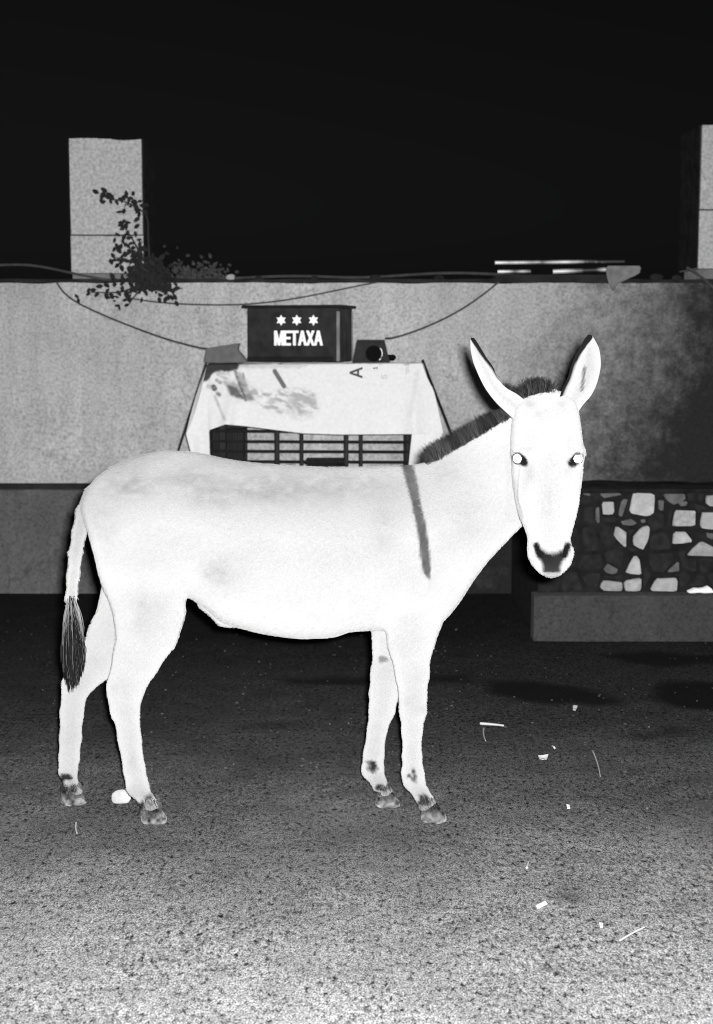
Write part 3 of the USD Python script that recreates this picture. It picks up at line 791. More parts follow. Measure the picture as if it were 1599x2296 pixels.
# rag hanging over the edge
def hanging(name, outline_rows, y, mat, label, cat, seed):
    n, m_ = len(outline_rows), 18
    Q = np.zeros((n, m_, 3))
    for i, (v, ul, ur) in enumerate(outline_rows):
        for j in range(m_):
            s = j / (m_ - 1)
            u = ul + (ur - ul) * s
            Q[i, j] = W(u, v, y - 0.02 * math.sin(s * 11 + i * 0.4 + seed) * (0.3 + i / n) - 0.01 * i / n)
    tag(obj(name, sheet(Q, 0.008), mat, smooth=50), label, cat)
hanging('rag', [(596, 1364, 1434), (600, 1360, 1437), (606, 1359, 1436), (612, 1360, 1434), (618, 1361, 1424), (624, 1362, 1410), (630, 1364, 1398), (636, 1366, 1388), (644, 1369, 1381), (652, 1373, 1377)], 8.63, M['rag'], 'grey rag hanging over the wall top right of the pipes', 'rag', 1)
for k, (u, v, r, lab) in enumerate(((580, 626, .020, 'dark bit of rubble on the wall top above the left end of the crate'), (706, 625, .016, 'dark bit of rubble on the wall top above the third star'), (842, 625, .024, 'dark lump of rubble on the wall top where the thin cable ends'), (985, 625, .02, 'dark bit of rubble on the wall top left of the donkey ears'), (1472, 624, .026, 'dark lump of rubble on the wall top right of the rag'), (1518, 625, .02, 'dark bit of rubble on the wall top beside the right pillar'))):
    s = stone_mesh((r * 1.5, r, r * 0.8), 50 + k)
    s.apply_translation(W(u, v, 8.74) + np.array([0, 0, 0.006]))
    tag(obj('stone', s, M['stone_dark'], smooth=True), lab.replace('bit of rubble', 'stone').replace('lump of rubble', 'lumpy stone'), 'stone')
s = stone_mesh((0.026, 0.03, 0.018), 5)
s.apply_translation(W(517, 620, 8.72) + np.array([0, 0, -0.004]))
tag(obj('stone', s, M['stone_pale'], smooth=True), 'small pale stone lying on the wall top above the starred crate', 'stone')

# ------------------------------------------------------------------ creeper and shrub
def leaf(c, d, up, ln, wd):
    d = d / np.linalg.norm(d)
    s = np.cross(d, up)
    s /= np.linalg.norm(s) + 1e-9
    n = np.cross(s, d)
    p = [c, c + d * ln * 0.35 + s * wd / 2 + n * wd * 0.12, c + d * ln * 0.72 + s * wd * 0.4 + n * wd * 0.1, c + d * ln, c + d * ln * 0.72 - s * wd * 0.4 + n * wd * 0.1, c + d * ln * 0.35 - s * wd / 2 + n * wd * 0.12, c + d * ln * 0.5 - n * wd * 0.08]
    return np.array(p), np.array([[0, 1, 6], [1, 2, 6], [2, 3, 6], [3, 4, 6], [4, 5, 6], [5, 0, 6]])
def leaves(centres, rs, ln, wd, down=0.0):
    vs, fs, n = [], [], 0
    for c in centres:
        d = np.array([rs.normal(), 0.6 * rs.normal(), rs.normal() - down])
        k = rs.uniform(0.75, 1.25)
        v, f = leaf(np.asarray(c), d, np.array([0.4 * rs.normal(), -1, 0.4 * rs.normal()]), ln * k, wd * k)
        vs.append(v)
        fs.append(f + n)
        n += len(v)
    return trimesh.Trimesh(np.vstack(vs), np.vstack(fs), process=False)
rs = np.random.default_rng(11)
root = W(338, 634, 8.64)
creeper = thing('creeper', 'dark leafy creeper growing out of the wall top against the left pillar', 'plant', root)
cp = lambda x, y: (80 + 0.3 * x, 263.8 + 0.3 * y)
stems = [[(338, 636), (336, 600), (334, 560), (332, 520), (326, 480), (312, 468), (290, 456), (262, 448), (224, 436)],
         [(335, 600), (318, 575), (304, 548), (290, 525), (275, 503)], [(335, 610), (310, 594), (285, 582), (258, 578)], [(338, 634), (310, 640), (280, 652), (240, 656), (196, 656)],
         [(338, 634), (350, 648), (380, 652), (410, 646)], [(338, 634), (310, 655), (296, 672), (290, 682)]]
tubes = []
for k, st in enumerate(stems):
    q = spline([W(u, v, 8.60 - 0.02 * (k % 3)) for u, v in st], 24)
    tubes.append(tube(q, np.linspace(0.008, 0.003, 24), 6))
obj('stem', trimesh.util.concatenate(tubes), M['stem'], creeper, smooth=True)
spots = [(480, 570), (500, 585), (520, 560), (540, 555), (580, 575), (520, 620), (560, 600), (600, 625), (640, 590), (660, 585), (690, 590), (710, 580), (680, 640), (700, 650), (720, 620), (650, 690), (740, 690), (770, 650), (800, 630), (790, 690),
         (775, 750), (610, 800), (640, 790), (665, 780), (670, 830), (740, 835), (640, 885), (670, 875), (715, 890), (740, 930), (790, 910), (590, 940), (610, 960), (640, 950), (700, 970), (720, 990), (760, 970), (770, 990), (800, 950), (570, 1050), (600, 1065), (640, 1060), (660, 1040), (620, 1090), (720, 1050), (750, 1040), (700, 1100), (730, 1110),
         (690, 1140), (650, 1160), (640, 1190), (600, 1210), (320, 1350), (385, 1310), (455, 1290), (510, 1240), (520, 1300), (545, 1310), (600, 1290), (590, 1330), (575, 1350), (640, 1250), (660, 1300), (690, 1310), (700, 1390), (655, 1370), (630, 1390), (700, 1340), (740, 1240), (770, 1250), (910, 1335), (920, 1320), (1015, 1290), (1020, 1310), (1080, 1260), (1060, 1265), (960, 1320), (990, 1325), (1060, 1360), (880, 1270), (810, 1340), (830, 1290)]
cs = []
for x, y in spots:
    u, v = cp(x, y)
    for _ in range(2):
        cs.append(W(u + rs.normal() * 2.5, v + rs.normal() * 2.5, 8.60 + rs.uniform(-0.06, 0.03)))
for _ in range(420):
    x, y = rs.normal(840, 75), rs.normal(1190, 75)
    if y > 1290 or x < 690:
        continue
    cs.append(W(*cp(x, y), 8.62 + rs.uniform(-0.1, 0.12)))
lf = leaves(cs, rs, 0.042, 0.023, 0.5)
tag(obj('leaves', lf, M['leaf'], creeper), kind='stuff')
shrub = thing('shrub', 'dim grey shrub showing above the wall between creeper and crate', 'shrub', (W(440, 630, 9.3)[0], 9.3, 0))
cs = []
for _ in range(700):
    u, v = rs.normal(440, 34), 628 - abs(rs.normal()) * 24
    cs.append(W(u, v + rs.uniform(0, 60), 9.3 + rs.normal() * 0.12))
tag(obj('leaves', leaves(cs, rs, 0.032, 0.018), M['leaf_far'], shrub), kind='stuff')
tubes = []
for k in range(7):
    b = np.array([W(440, 630, 9.3)[0] + 0.03 * k - 0.1, 9.3, 0])
    e = W(400 + 14 * k, 600, 9.3 + rs.normal() * 0.05)
    tubes.append(tube(spline([b, (b + e) / 2 + rs.normal(0, 0.02, 3), e], 8), np.linspace(0.012, 0.004, 8), 6))
obj('stem', trimesh.util.concatenate(tubes), M['stem'], shrub, smooth=True)

# ------------------------------------------------------------------ donkey
YC = 4.60
class Field:
    def __init__(self, lo, hi, h):
        self.lo, self.h = np.asarray(lo, float), h
        self.n = np.ceil((np.asarray(hi) - lo) / h).astype(int) + 1
        self.F = np.full(self.n, 0.3, np.float32)
        self.ax = [self.lo[k] + h * np.arange(self.n[k]) for k in range(3)]
    def region(self, lo, hi):
        a = np.clip(np.floor((np.asarray(lo) - self.lo) / self.h).astype(int), 0, self.n - 1)
        b = np.clip(np.ceil((np.asarray(hi) - self.lo) / self.h).astype(int) + 1, 1, self.n)
        sl = tuple(slice(i, j) for i, j in zip(a, b))
        X, Y, Z = np.meshgrid(*[self.ax[k][sl[k]] for k in range(3)], indexing='ij', sparse=True)
        return sl, X, Y, Z
    def add(self, sl, d, k):
        f = self.F[sl]
        hh = np.clip(0.5 + 0.5 * (f - d) / k, 0, 1)
        self.F[sl] = f * (1 - hh) + d * hh - k * hh * (1 - hh)
    def cut(self, sl, d, k):
        f = self.F[sl]
        hh = np.clip(0.5 - 0.5 * (f + d) / k, 0, 1)
        self.F[sl] = f * (1 - hh) - d * hh + k * hh * (1 - hh)
    def cone(self, a, b, ra, rb, k=0.02, sy=1.0):
        a, b = np.asarray(a, float), np.asarray(b, float)
        R = max(ra, rb) * max(1, sy) + k + 0.02
        sl, X, Y, Z = self.region(np.minimum(a, b) - R, np.maximum(a, b) + R)
        s = np.array([1, 1 / sy, 1])
        d = (b - a) * s
        px, py, pz = X - a[0], (Y - a[1]) / sy, Z - a[2]
        t = np.clip((px * d[0] + py * d[1] + pz * d[2]) / (d @ d), 0, 1)
        dist = np.sqrt((px - t * d[0]) ** 2 + (py - t * d[1]) ** 2 + (pz - t * d[2]) ** 2) - (ra + (rb - ra) * t)
        self.add(sl, dist.astype(np.float32), k)
    def chain(self, pts, k=0.02, sy=1.0):
        """pts: (u, v, y, radius in view pixels)."""
        for (u0, v0, y0, r0), (u1, v1, y1, r1) in zip(pts[:-1], pts[1:]):
            s0, s1 = y0 / F * 1.018, y1 / F * 1.018
            self.cone(W(u0, v0, y0), W(u1, v1, y1), r0 * s0, r1 * s1, k, sy)
    def ball(self, c, r, k=0.01, cut=False, rot=0.0):
        """Ellipsoid; rot turns it about the y axis."""
        c, r = np.asarray(c, float), np.asarray(r, float)
        R = r * (1 + k / r.min()) * 1.05 + 0.01
        if rot:
            R = np.array([max(R[0], R[2]), R[1], max(R[0], R[2])])
        sl, X, Y, Z = self.region(c - R, c + R)
        px, py, pz = X - c[0], Y - c[1], Z - c[2]
        if rot:
            ca, sa = math.cos(rot), math.sin(rot)
            px, pz = ca * px - sa * pz, sa * px + ca * pz
        q = np.sqrt((px / r[0]) ** 2 + (py / r[1]) ** 2 + (pz / r[2]) ** 2)
        d = ((q - 1) * r.min()).astype(np.float32)
        (self.cut if cut else self.add)(sl, d, k)
    def mesh(self):
        Fd, n = self.F, self.n
        inside = Fd < 0
        c = [inside[i:n[0] - 1 + i, j:n[1] - 1 + j, k:n[2] - 1 + k] for i, j, k in np.ndindex(2, 2, 2)]
        tot = np.zeros(c[0].shape, np.uint8)
        for x in c:
            tot += x
        act = (tot > 0) & (tot < 8)
        idx = np.full(act.shape, -1, np.int64)
        cell = np.argwhere(act)
        idx[act] = np.arange(len(cell))
        P, cnt = np.zeros((len(cell), 3)), np.zeros(len(cell))
        corners = list(np.ndindex(2, 2, 2))
        val = {o: Fd[cell[:, 0] + o[0], cell[:, 1] + o[1], cell[:, 2] + o[2]].astype(float) for o in corners}
        for a in corners:
            for k in range(3):
                if a[k] == 0:
                    b = tuple(1 if i == k else a[i] for i in range(3))
                    fa, fb_ = val[a], val[b]
                    s = (fa < 0) != (fb_ < 0)
                    t = fa[s] / (fa[s] - fb_[s])
                    q = np.tile(np.array(a, float), (s.sum(), 1))
                    q[:, k] = t
                    P[s] += q
                    cnt[s] += 1
        P = self.lo + self.h * (cell + P / cnt[:, None])
        quads = []
        for k in range(3):
            i, j = [(1, 2), (2, 0), (0, 1)][k]
            sl0 = [slice(1, n[q] - 1) for q in range(3)]
            sl0[k] = slice(0, n[k] - 1)
            sl1 = list(sl0)
            sl1[k] = slice(1, n[k])
            A_, B_ = inside[tuple(sl0)], inside[tuple(sl1)]
            e = np.argwhere(A_ != B_)
            fl = A_[tuple(e.T)]
            off = np.array([1, 1, 1])
            off[k] = 0
            e = e + off
            def at(di, dj):
                q = e.copy()
                q[:, i] += di
                q[:, j] += dj
                return idx[tuple(q.T)]
            q = np.stack([at(-1, -1), at(0, -1), at(0, 0), at(-1, 0)], 1)
            q[~fl] = q[~fl][:, ::-1]
            quads.append(q)
        q = np.vstack(quads)
        return trimesh.Trimesh(P, np.vstack([q[:, [0, 1, 2]], q[:, [0, 2, 3]]]), process=False)

fd = Field((-1.0, 4.10, -0.005), (0.80, 4.90, 1.46), 0.0068)
PXM = YC / F * 1.018            # metres per view pixel at the body

# trunk and neck: sections along the length. (u, top, bottom, centre y, half depth)
sec = np.array([
    (188, 1126, 1140, 4.60, .03), (194, 1103, 1160, 4.60, .07), (205, 1088, 1190, 4.60, .105), (222, 1070, 1252, 4.60, .135), (240, 1057, 1318, 4.60, .155), (262, 1043, 1352, 4.60, .17),
    (300, 1028, 1370, 4.60, .188), (340, 1018, 1368, 4.60, .198), (380, 1013, 1352, 4.60, .20), (420, 1014, 1336, 4.60, .20), (445, 1017, 1348, 4.60, .202), (470, 1022, 1365, 4.60, .208), (500, 1029, 1390, 4.60, .215), (540, 1036, 1404, 4.60, .222), (620, 1044, 1421, 4.60, .23),
    (680, 1047, 1427, 4.60, .23), (740, 1049, 1425, 4.60, .225), (790, 1049, 1412, 4.60, .215), (850, 1048, 1409, 4.60, .20), (900, 1046, 1410, 4.60, .185), (935, 1043, 1412, 4.60, .172), (968, 1034, 1406, 4.595, .158),
    (1000, 1017, 1384, 4.59, .145), (1030, 999, 1348, 4.585, .13), (1060, 981, 1302, 4.575, .115), (1090, 963, 1262, 4.56, .102), (1130, 939, 1219, 4.53, .092), (1172, 922, 1176, 4.49, .088), (1200, 910, 1150, 4.46, .085), (1232, 905, 1110, 4.44, .08)])
wx = np.array([W(u, (t + b) / 2, y)[0] for u, t, b, y, _ in sec])
zt = np.array([W(u, t, y)[2] for u, t, b, y, _ in sec])
zb = np.array([W(u, b, y)[2] for u, t, b, y, _ in sec])
fz_t, fz_b, f_y, f_d = (PchipInterpolator(wx, q) for q in (zt, zb, sec[:, 3], sec[:, 4]))
sl, X, Y, Z = fd.region((wx[0], 4.2, 0.4), (wx[-1], 4.9, 1.46))
xr = np.clip(X.ravel(), wx[0], wx[-1])
def ex(q):
    return q.reshape(-1, 1, 1)
hz, cz, hw, cyy = ex((fz_t(xr) - fz_b(xr)) / 2), ex((fz_t(xr) + fz_b(xr)) / 2), ex(f_d(xr)), ex(f_y(xr))
sz_ = np.clip((Z - cz) / hz, -1.4, 1.4)
wmod = hw * (1 - 0.14 * sz_ - 0.05 * sz_ ** 2)
q = np.sqrt(((Z - cz) / hz) ** 2 + ((Y - cyy) / wmod) ** 2)
fd.add(sl, ((q - 1) * np.minimum(hz, hw)).astype(np.float32), 0.002)

# legs: (u, v, y, radius px)
NH, FH, NF, FF = 4.50, 4.685, 4.515, 4.665
fd.chain([(320, 1270, NH + .03, 92), (335, 1370, NH + .01, 74), (330, 1420, NH, 62), (306, 1480, NH, 48), (284, 1535, NH, 38), (281, 1560, NH, 33)], 0.03, 0.72)
fd.chain([(281, 1555, NH, 36), (283, 1600, NH, 28.5), (291, 1660, NH, 25), (301, 1725, NH, 23.5), (308, 1762, NH, 25)], 0.012, 0.8)
fd.chain([(250, 1540, NH, 11), (262, 1600, NH, 14)], 0.012, 0.8)                                   # point of hock
fd.chain([(308, 1762, NH, 24), (325, 1790, NH - .005, 17), (338, 1808, NH - .01, 20)], 0.01, 0.9)
fd.chain([(300, 1290, FH - .03, 70), (285, 1360, FH - .01, 56), (255, 1425, FH, 52), (222, 1480, FH, 40), (176, 1538, FH, 30)], 0.03, 0.72)
fd.chain([(214, 1440, FH, 16), (160, 1530, FH, 18)], 0.02, 0.8)
fd.chain([(168, 1540, FH, 29), (161, 1600, FH, 25), (158, 1655, FH, 23.5), (155, 1700, FH, 22), (152, 1730, FH, 20)], 0.012, 0.8)
fd.chain([(153, 1728, FH, 20), (158, 1752, FH - .005, 14), (166, 1775, FH - .01, 18)], 0.01, 0.9)
fd.chain([(925, 1330, NF + .05, 70), (927, 1400, NF + .01, 50), (921, 1450, NF, 43), (925, 1510, NF, 32), (926, 1560, NF, 30)], 0.035, 0.8)
fd.chain([(926, 1560, NF, 30), (926, 1592, NF, 29.5), (924, 1640, NF, 22), (924, 1695, NF, 20.5), (926, 1735, NF, 24), (928, 1750, NF, 24)], 0.012, 0.85)
fd.chain([(928, 1750, NF, 22), (945, 1780, NF - .01, 17), (958, 1803, NF - .015, 20)], 0.01, 0.9)
fd.chain([(890, 1330, FF - .05, 66), (885, 1400, FF - .01, 44), (878, 1450, FF, 37), (868, 1510, FF, 31), (861, 1555, FF, 31)], 0.035, 0.8)
fd.chain([(861, 1555, FF, 32), (857, 1590, FF, 28), (846, 1635, FF, 21), (838, 1690, FF, 22), (836, 1725, FF, 25)], 0.012, 0.85)
fd.chain([(836, 1728, FF, 23), (850, 1755, FF - .01, 16), (860, 1776, FF - .015, 20)], 0.01, 0.9)
# dock of the tail
fd.chain([(205, 1108, 4.60, 16), (190, 1150, 4.60, 17), (178, 1195, 4.60, 14), (170, 1240, 4.60, 13), (165, 1290, 4.60, 12), (160, 1340, 4.60, 11), (157, 1385, 4.60, 8)], 0.012)
# sheath and navel line under the belly
fd.chain([(462, 1352, 4.60, 16), (500, 1386, 4.60, 13), (520, 1396, 4.6, 10)], 0.02)

# head: sections from poll to chin. (v, left, right, centre y, half depth)
hs = np.array([(876, 1218, 1244, 4.435, .015), (881, 1205, 1258, 4.43, .035), (889, 1186, 1275, 4.425, .058), (900, 1169, 1288, 4.415, .08), (925, 1156, 1296, 4.40, .10), (965, 1149, 1301, 4.375, .118), (995, 1148, 1305, 4.36, .125), (1012, 1147, 1311, 4.352, .128), (1040, 1149, 1306, 4.345, .13),
               (1080, 1152, 1301, 4.335, .128), (1120, 1158, 1295, 4.322, .12), (1160, 1167, 1288, 4.308, .104), (1188, 1179, 1281, 4.297, .086), (1210, 1185, 1277, 4.288, .074), (1226, 1184, 1282, 4.282, .07), (1242, 1184.5, 1284, 4.277, .067),
               (1260, 1190, 1280, 4.272, .061), (1276, 1202, 1268, 4.268, .052), (1286, 1213, 1257, 4.266, .038), (1292, 1226, 1244, 4.266, .016)])
hzv = np.array([W(1230, v, y)[2] for v, a, b, y, d in hs])[::-1]
hxl = np.array([W(a, v, y)[0] for v, a, b, y, d in hs])[::-1]
hxr = np.array([W(b, v, y)[0] for v, a, b, y, d in hs])[::-1]
fl_, fr_, fy_, fdd = (PchipInterpolator(hzv, q) for q in (hxl, hxr, hs[::-1, 3], hs[::-1, 4]))
sl, X, Y, Z = fd.region((0.45, 4.10, hzv[0]), (0.80, 4.62, hzv[-1]))
zr = np.clip(Z.ravel(), hzv[0], hzv[-1])
e3 = lambda q: q.reshape(1, 1, -1)
hx, cx, hd, cyh = e3((fr_(zr) - fl_(zr)) / 2), e3((fr_(zr) + fl_(zr)) / 2), e3(fdd(zr)), e3(fy_(zr))
pw = 2.35
q = (np.abs((X - cx) / hx) ** pw + np.abs((Y - cyh) / hd) ** pw) ** (1 / pw)
fd.add(sl, ((q - 1) * np.minimum(hx, hd)).astype(np.float32), 0.012)
# cheek bones, brows, nasal ridge, nostril wings
for u, s in ((1163, 1), (1294, -1)):
    fd.ball(W(u + 4 * s, 1006, 4.262), (.024, .02, .012), 0.012, rot=-0.25 * s)
    fd.ball(W(u + 12 * s, 1080, 4.25), (.014, .012, .06), 0.02, rot=0.14 * s)
    fd.ball(W(u + 7 * s, 1029, 4.245), (.019, .022, .013), 0.01, cut=True)
fd.ball(W(1234, 1120, 4.222), (.022, .012, .13), 0.03)
for u, s in ((1203, 1), (1268, -1)):
    fd.ball(W(u - 6 * s, 1238, 4.222), (.017, .02, .024), 0.012, rot=0.2 * s)
    fd.ball(W(u + 3 * s, 1234, 4.198), (.0085, .03, .020), 0.006, cut=True, rot=0.45 * s)
body = fd.mesh()
comp = body.split(only_watertight=False)
body = max(comp, key=lambda m: len(m.vertices))
from scipy import sparse
eu = body.edges_unique
nv = len(body.vertices)
adj = sparse.coo_matrix((np.ones(2 * len(eu)), (np.r_[eu[:, 0], eu[:, 1]], np.r_[eu[:, 1], eu[:, 0]])), (nv, nv)).tocsr()
adj.data[:] = 1
deg = np.maximum(np.asarray(adj.sum(1)).ravel(), 1)
pv = np.array(body.vertices)
for it in range(12):
    pv = pv + (0.5 if it % 2 == 0 else -0.5) * ((adj @ pv) / deg[:, None] - pv)
body.vertices = pv

def raycast(u, v, default=4.25):
    o = np.array([0, 0, CAM_H])
    d = W(u, v, 4.0) - o
    loc, _, _ = body.ray.intersects_location([o], [d / np.linalg.norm(d)])
    return loc[np.argmin(loc[:, 1])] if len(loc) else W(u, v, default)

# coat: pale, greyer along the back; markings by where they are on the animal
bv = np.asarray(body.vertices)
U, Vp = project(bv)
nrm = np.asarray(body.vertex_normals)
toward = np.array([0, 0, CAM_H]) - bv
toward /= np.linalg.norm(toward, axis=1, keepdims=True)
facing_cam = (nrm * toward).sum(1) > -0.15
def seg(u, v, a, b):
    a, b = np.array(a, float), np.array(b, float)
    d = b - a
    t = np.clip(((u - a[0]) * d[0] + (v - a[1]) * d[1]) / (d @ d), 0, 1)
    return np.hypot(u - a[0] - t * d[0], v - a[1] - t * d[1]), t
nz = meshkit.fbm(bv * 9, 4, 2)
nf = meshkit.fbm(bv * 40, 3, 8)
coat = 0.272 + 0.05 * (nz - 0.5)
ztx = fz_t(np.clip(bv[:, 0], wx[0], wx[-1]))
back = np.clip(1 - (ztx - bv[:, 2]) / 0.20, 0, 1) * np.clip((wx[25] - bv[:, 0]) / (wx[25] - wx[19]), 0, 1) * (bv[:, 1] > 4.32)
coat = coat * (1 - 0.42 * back ** 0.8 * np.clip(0.55 + 1.1 * (nz - 0.3), 0.3, 1.1))
# modelling of hip, flank, joints and face painted as grey coat patches
for (u, v, su, sv, k) in ((300, 1090, 60, 28, .3), (600, 1100, 110, 34, .28), (480, 1110, 60, 30, .22), (490, 1290, 38, 36, .27), (866, 1562, 9, 7, .3), (948, 1590, 9, 10, .22), (914, 1575, 6, 8, .12), (255, 1545, 8, 10, .1), (152, 1650, 10, 26, .1), (296, 1700, 9, 26, .1), (780, 1090, 80, 30, .2), (420, 1070, 50, 24, .25), (860, 1180, 30, 60, .14), (1000, 1060, 40, 30, .12), (1050, 1150, 36, 50, .08), (240, 1180, 24, 60, .12), (320, 1360, 18, 60, .1), (1182, 985, 16, 20, .10), (1280, 985, 14, 20, .10), (1190, 1060, 12, 22, .14), (1274, 1062, 10, 22, .14), (1228, 1130, 9, 30, .10), (1215, 930, 20, 14, .12), (1258, 905, 14, 10, .2), (1190, 905, 14, 9, .2)):
    coat *= 1 - k * np.exp(-((U - u) / su) ** 2 - ((Vp - v) / sv) ** 2) * (bv[:, 1] < YC) * np.clip(2.2 * nf - 0.3, 0, 1.3) * (np.abs(U - u) < 3 * su)
def dark(mask, a):
    global coat
    mask = np.clip(mask, 0, 1)
    coat = coat * (1 - mask) + a * mask
# the shoulder cross, the same on both flanks, joined over the withers
sx = [W(915, 1046, YC)[0], W(931, 1120, YC)[0], W(948, 1200, YC)[0], W(958, 1285, YC)[0]]
sz2 = [W(915, 1046, YC)[2], W(931, 1120, YC)[2], W(948, 1200, YC)[2], W(958, 1285, YC)[2]]
near_side = np.interp(-Vp, [-1300, -1285, -1200, -1120, -1046, -1030], [964, 958, 949, 932, 915, 912])
half = np.interp(Vp, [1030, 1046, 1120, 1200, 1270, 1292, 1306], [17, 15.5, 12.5, 13, 12, 7, 0])
cx_st = np.interp(bv[:, 2], sz2[::-1], sx[::-1])
d_st = np.where(bv[:, 1] < YC, np.abs(U - near_side), np.abs(bv[:, 0] - cx_st) / PXM)
strength = (half - d_st + 5 * (nf - 0.5)) / 4
dark(strength * (bv[:, 2] > sz2[-1] - 0.02) * (0.95) * (bv[:, 0] < wx[24]) * (bv[:, 1] > 4.3), 0.050 + 0.05 * (nf - 0.5))
# eye surrounds
hm = (bv[:, 1] < 4.45) & (bv[:, 0] > 0.45)
for u, v, du, rot in ((1170, 1032, 1, 0.75), (1289, 1033, -1, -0.75)):
    a, b = U - u, Vp - v
    a, b = a * math.cos(rot) + b * math.sin(rot), -a * math.sin(rot) + b * math.cos(rot)
    e = np.hypot(a / 18, b / 11.5) + 0.5 * (nf - 0.5)
    dark((1.1 - e) * 3.5 * hm, 0.005)
    rd = np.hypot(U - (1161 if du > 0 else 1296.5), Vp - 1028)
    dark((2.6 - np.abs(rd - 12.2)) / 2 * hm * np.clip((1030 - Vp) / 6, 0, 1), 0.015)
# muzzle: dark between and below the nostrils, pale at the sides
mz = hm & (Vp > 1205)
cxm = 1237
top_edge = 1236 - 16 * np.clip(np.abs(U - cxm) / 36, 0, 1) ** 2 + 4 * (nf - 0.5) * 4
halfw = np.interp(Vp, [1215, 1232, 1245, 1258, 1272, 1286], [42, 41, 35, 26, 22, 22]) + 9 * (nf - 0.5)
mk = np.clip((halfw - np.abs(U - cxm)) / 8 + 0.3, 0, 1) * np.clip((Vp - top_edge + 3) / 11, 0, 1) * np.clip((1285 - Vp) / 3, 0.35, 1)
coat *= 1 - 0.05 * hm
dark(mk * mz * facing_cam, (0.006 + 0.012 * np.clip((Vp - 1246) / 30, 0, 1)) * (0.4 + 1.3 * nf))
for u, v, s in ((1206, 1234, 1), (1270, 1234, -1)):
    d, _ = seg(U, Vp, (u - 3 * s, v - 11), (u + 4 * s, v + 10))
    dark((9.0 - d) / 3.5 * mz * facing_cam, 0.004)
# fetlock ergots, chestnut and coronets
for u, v, ru, rv, a in ((838, 1722, 13, 14, .015), (929, 1742, 10, 13, .04), (918, 1740, 7, 6, .06), (860, 1482, 12, 7, .12), (150, 1742, 14, 9, .015), (335, 1790, 14, 9, .02), (855, 1766, 18, 9, .015), (950, 1794, 12, 10, .03), (160, 1770, 18, 10, .015), (316, 1802, 10, 10, .015)):
    m_ = 1.15 - np.hypot((U - u) / ru, (Vp - v) / rv) + 2.6 * (nf - 0.5)
    dark(m_ * 2, a)
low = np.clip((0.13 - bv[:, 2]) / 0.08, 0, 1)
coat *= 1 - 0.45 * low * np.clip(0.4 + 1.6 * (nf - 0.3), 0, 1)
# jaw line: faint facial shading painted into the coat
d, _ = seg(U, Vp, (1156, 1080), (1172, 1160))
coat *= 1 - 0.10 * np.clip(1.5 - d / 4, 0, 1) * hm

# ears: cupped leaves of skin, part of the same body mesh
def ear(rows, cup, y0, y1, dark_side, slit):
    """rows: (left u, left v, right u, right v) from base to tip."""
    R = np.array(rows, float)
    tt = np.linspace(0, 1, len(R))
    n, m = 44, 17
    I = PchipInterpolator(tt, R)(np.linspace(0, 1, n))
    A_ = np.zeros((n, m, 3))
    col = np.zeros((n, m))
    uvp_ = np.zeros((n, m, 2))
    for i in range(n):
        t = i / (n - 1)
        for j in range(m):
            s = j / (m - 1)
            u, v = I[i, 0] * (1 - s) + I[i, 2] * s, I[i, 1] * (1 - s) + I[i, 3] * s
            wid_ = np.hypot(I[i, 2] - I[i, 0], I[i, 3] - I[i, 1])
            y = y0 + (y1 - y0) * t + cup * min(1, wid_ / 45) * (1 - (2 * s - 1) ** 2) - 0.004
            A_[i, j] = W(u, v, y)
            uvp_[i, j] = u, v
            col[i, j] = dark_side(t, s, u, v)
    back_ = A_ + np.array([0, 0.012, 0])
    back_[:, [0, -1]] = A_[:, [0, -1]] + np.array([0, 0.005, 0])
    N = n * m
    f = grid_faces(n, m)
    rim = np.array([i * m for i in range(n)] + [(n - 1) * m + j for j in range(1, m)] + [i * m + m - 1 for i in range(n - 2, -1, -1)] + [j for j in range(m - 2, 0, -1)])
    nx_ = np.roll(rim, -1)
    qd = np.vstack([f, f[:, ::-1] + N, np.stack([rim, nx_, nx_ + N, rim + N], 1)])
    t = trimesh.Trimesh(np.vstack([A_.reshape(-1, 3), back_.reshape(-1, 3)]), np.vstack([qd[:, [0, 1, 2]], qd[:, [0, 2, 3]]]), process=False)
    trimesh.repair.fix_normals(t)
    cb = np.full((n, m), 0.05)
    cb[n * 2 // 3:] = 0.02
    return t, np.r_[col.ravel(), cb.ravel()]
def dl(t, s, u, v):
    w = np.interp(t, [0, 0.35, 0.5, 0.625, 0.75, 0.85, 0.95], [0.0, 0.0, 0.16, 0.26, 0.48, 0.85, 1.1])
    k = np.clip((s - (1 - w)) / 0.12 + 0.5, 0, 1) if w > 0 else 0
    return 0.26 * (1 - k) + 0.006 * k
def dr(t, s, u, v):
    w = np.interp(t, [0, 0.1, 0.4, 0.5, 0.625, 0.75, 0.875, 1], [0.1, 0.12, 0.10, 0.12, 0.22, 0.45, 0.9, 1.1])
    k = np.clip((w - s) / 0.08 + 0.5, 0, 1)
    c = 0.26 * (1 - k) + 0.006 * k
    d, _ = seg(np.array(u), np.array(v), (1311, 824), (1305, 874))
    sl_ = np.clip((4.5 - d) / 3, 0, 1)
    c = c * (1 - 0.75 * sl_)
    side = np.clip(1 - abs(s - 0.7) / 0.3, 0, 1) * np.clip(1 - abs(t - 0.45) / 0.4, 0, 1)
    return c * (1 - 0.12 * side)
e1, c1_ = ear([(1158, 945, 1185, 905), (1137, 926, 1160, 884), (1112, 902, 1136, 870), (1088, 870, 1117, 849), (1072, 838, 1106, 823), (1060, 806, 1092, 803), (1055, 777, 1078, 780), (1055, 762, 1068, 764), (1058, 757, 1063, 758)], 0.03, 4.385, 4.42, dl, None)
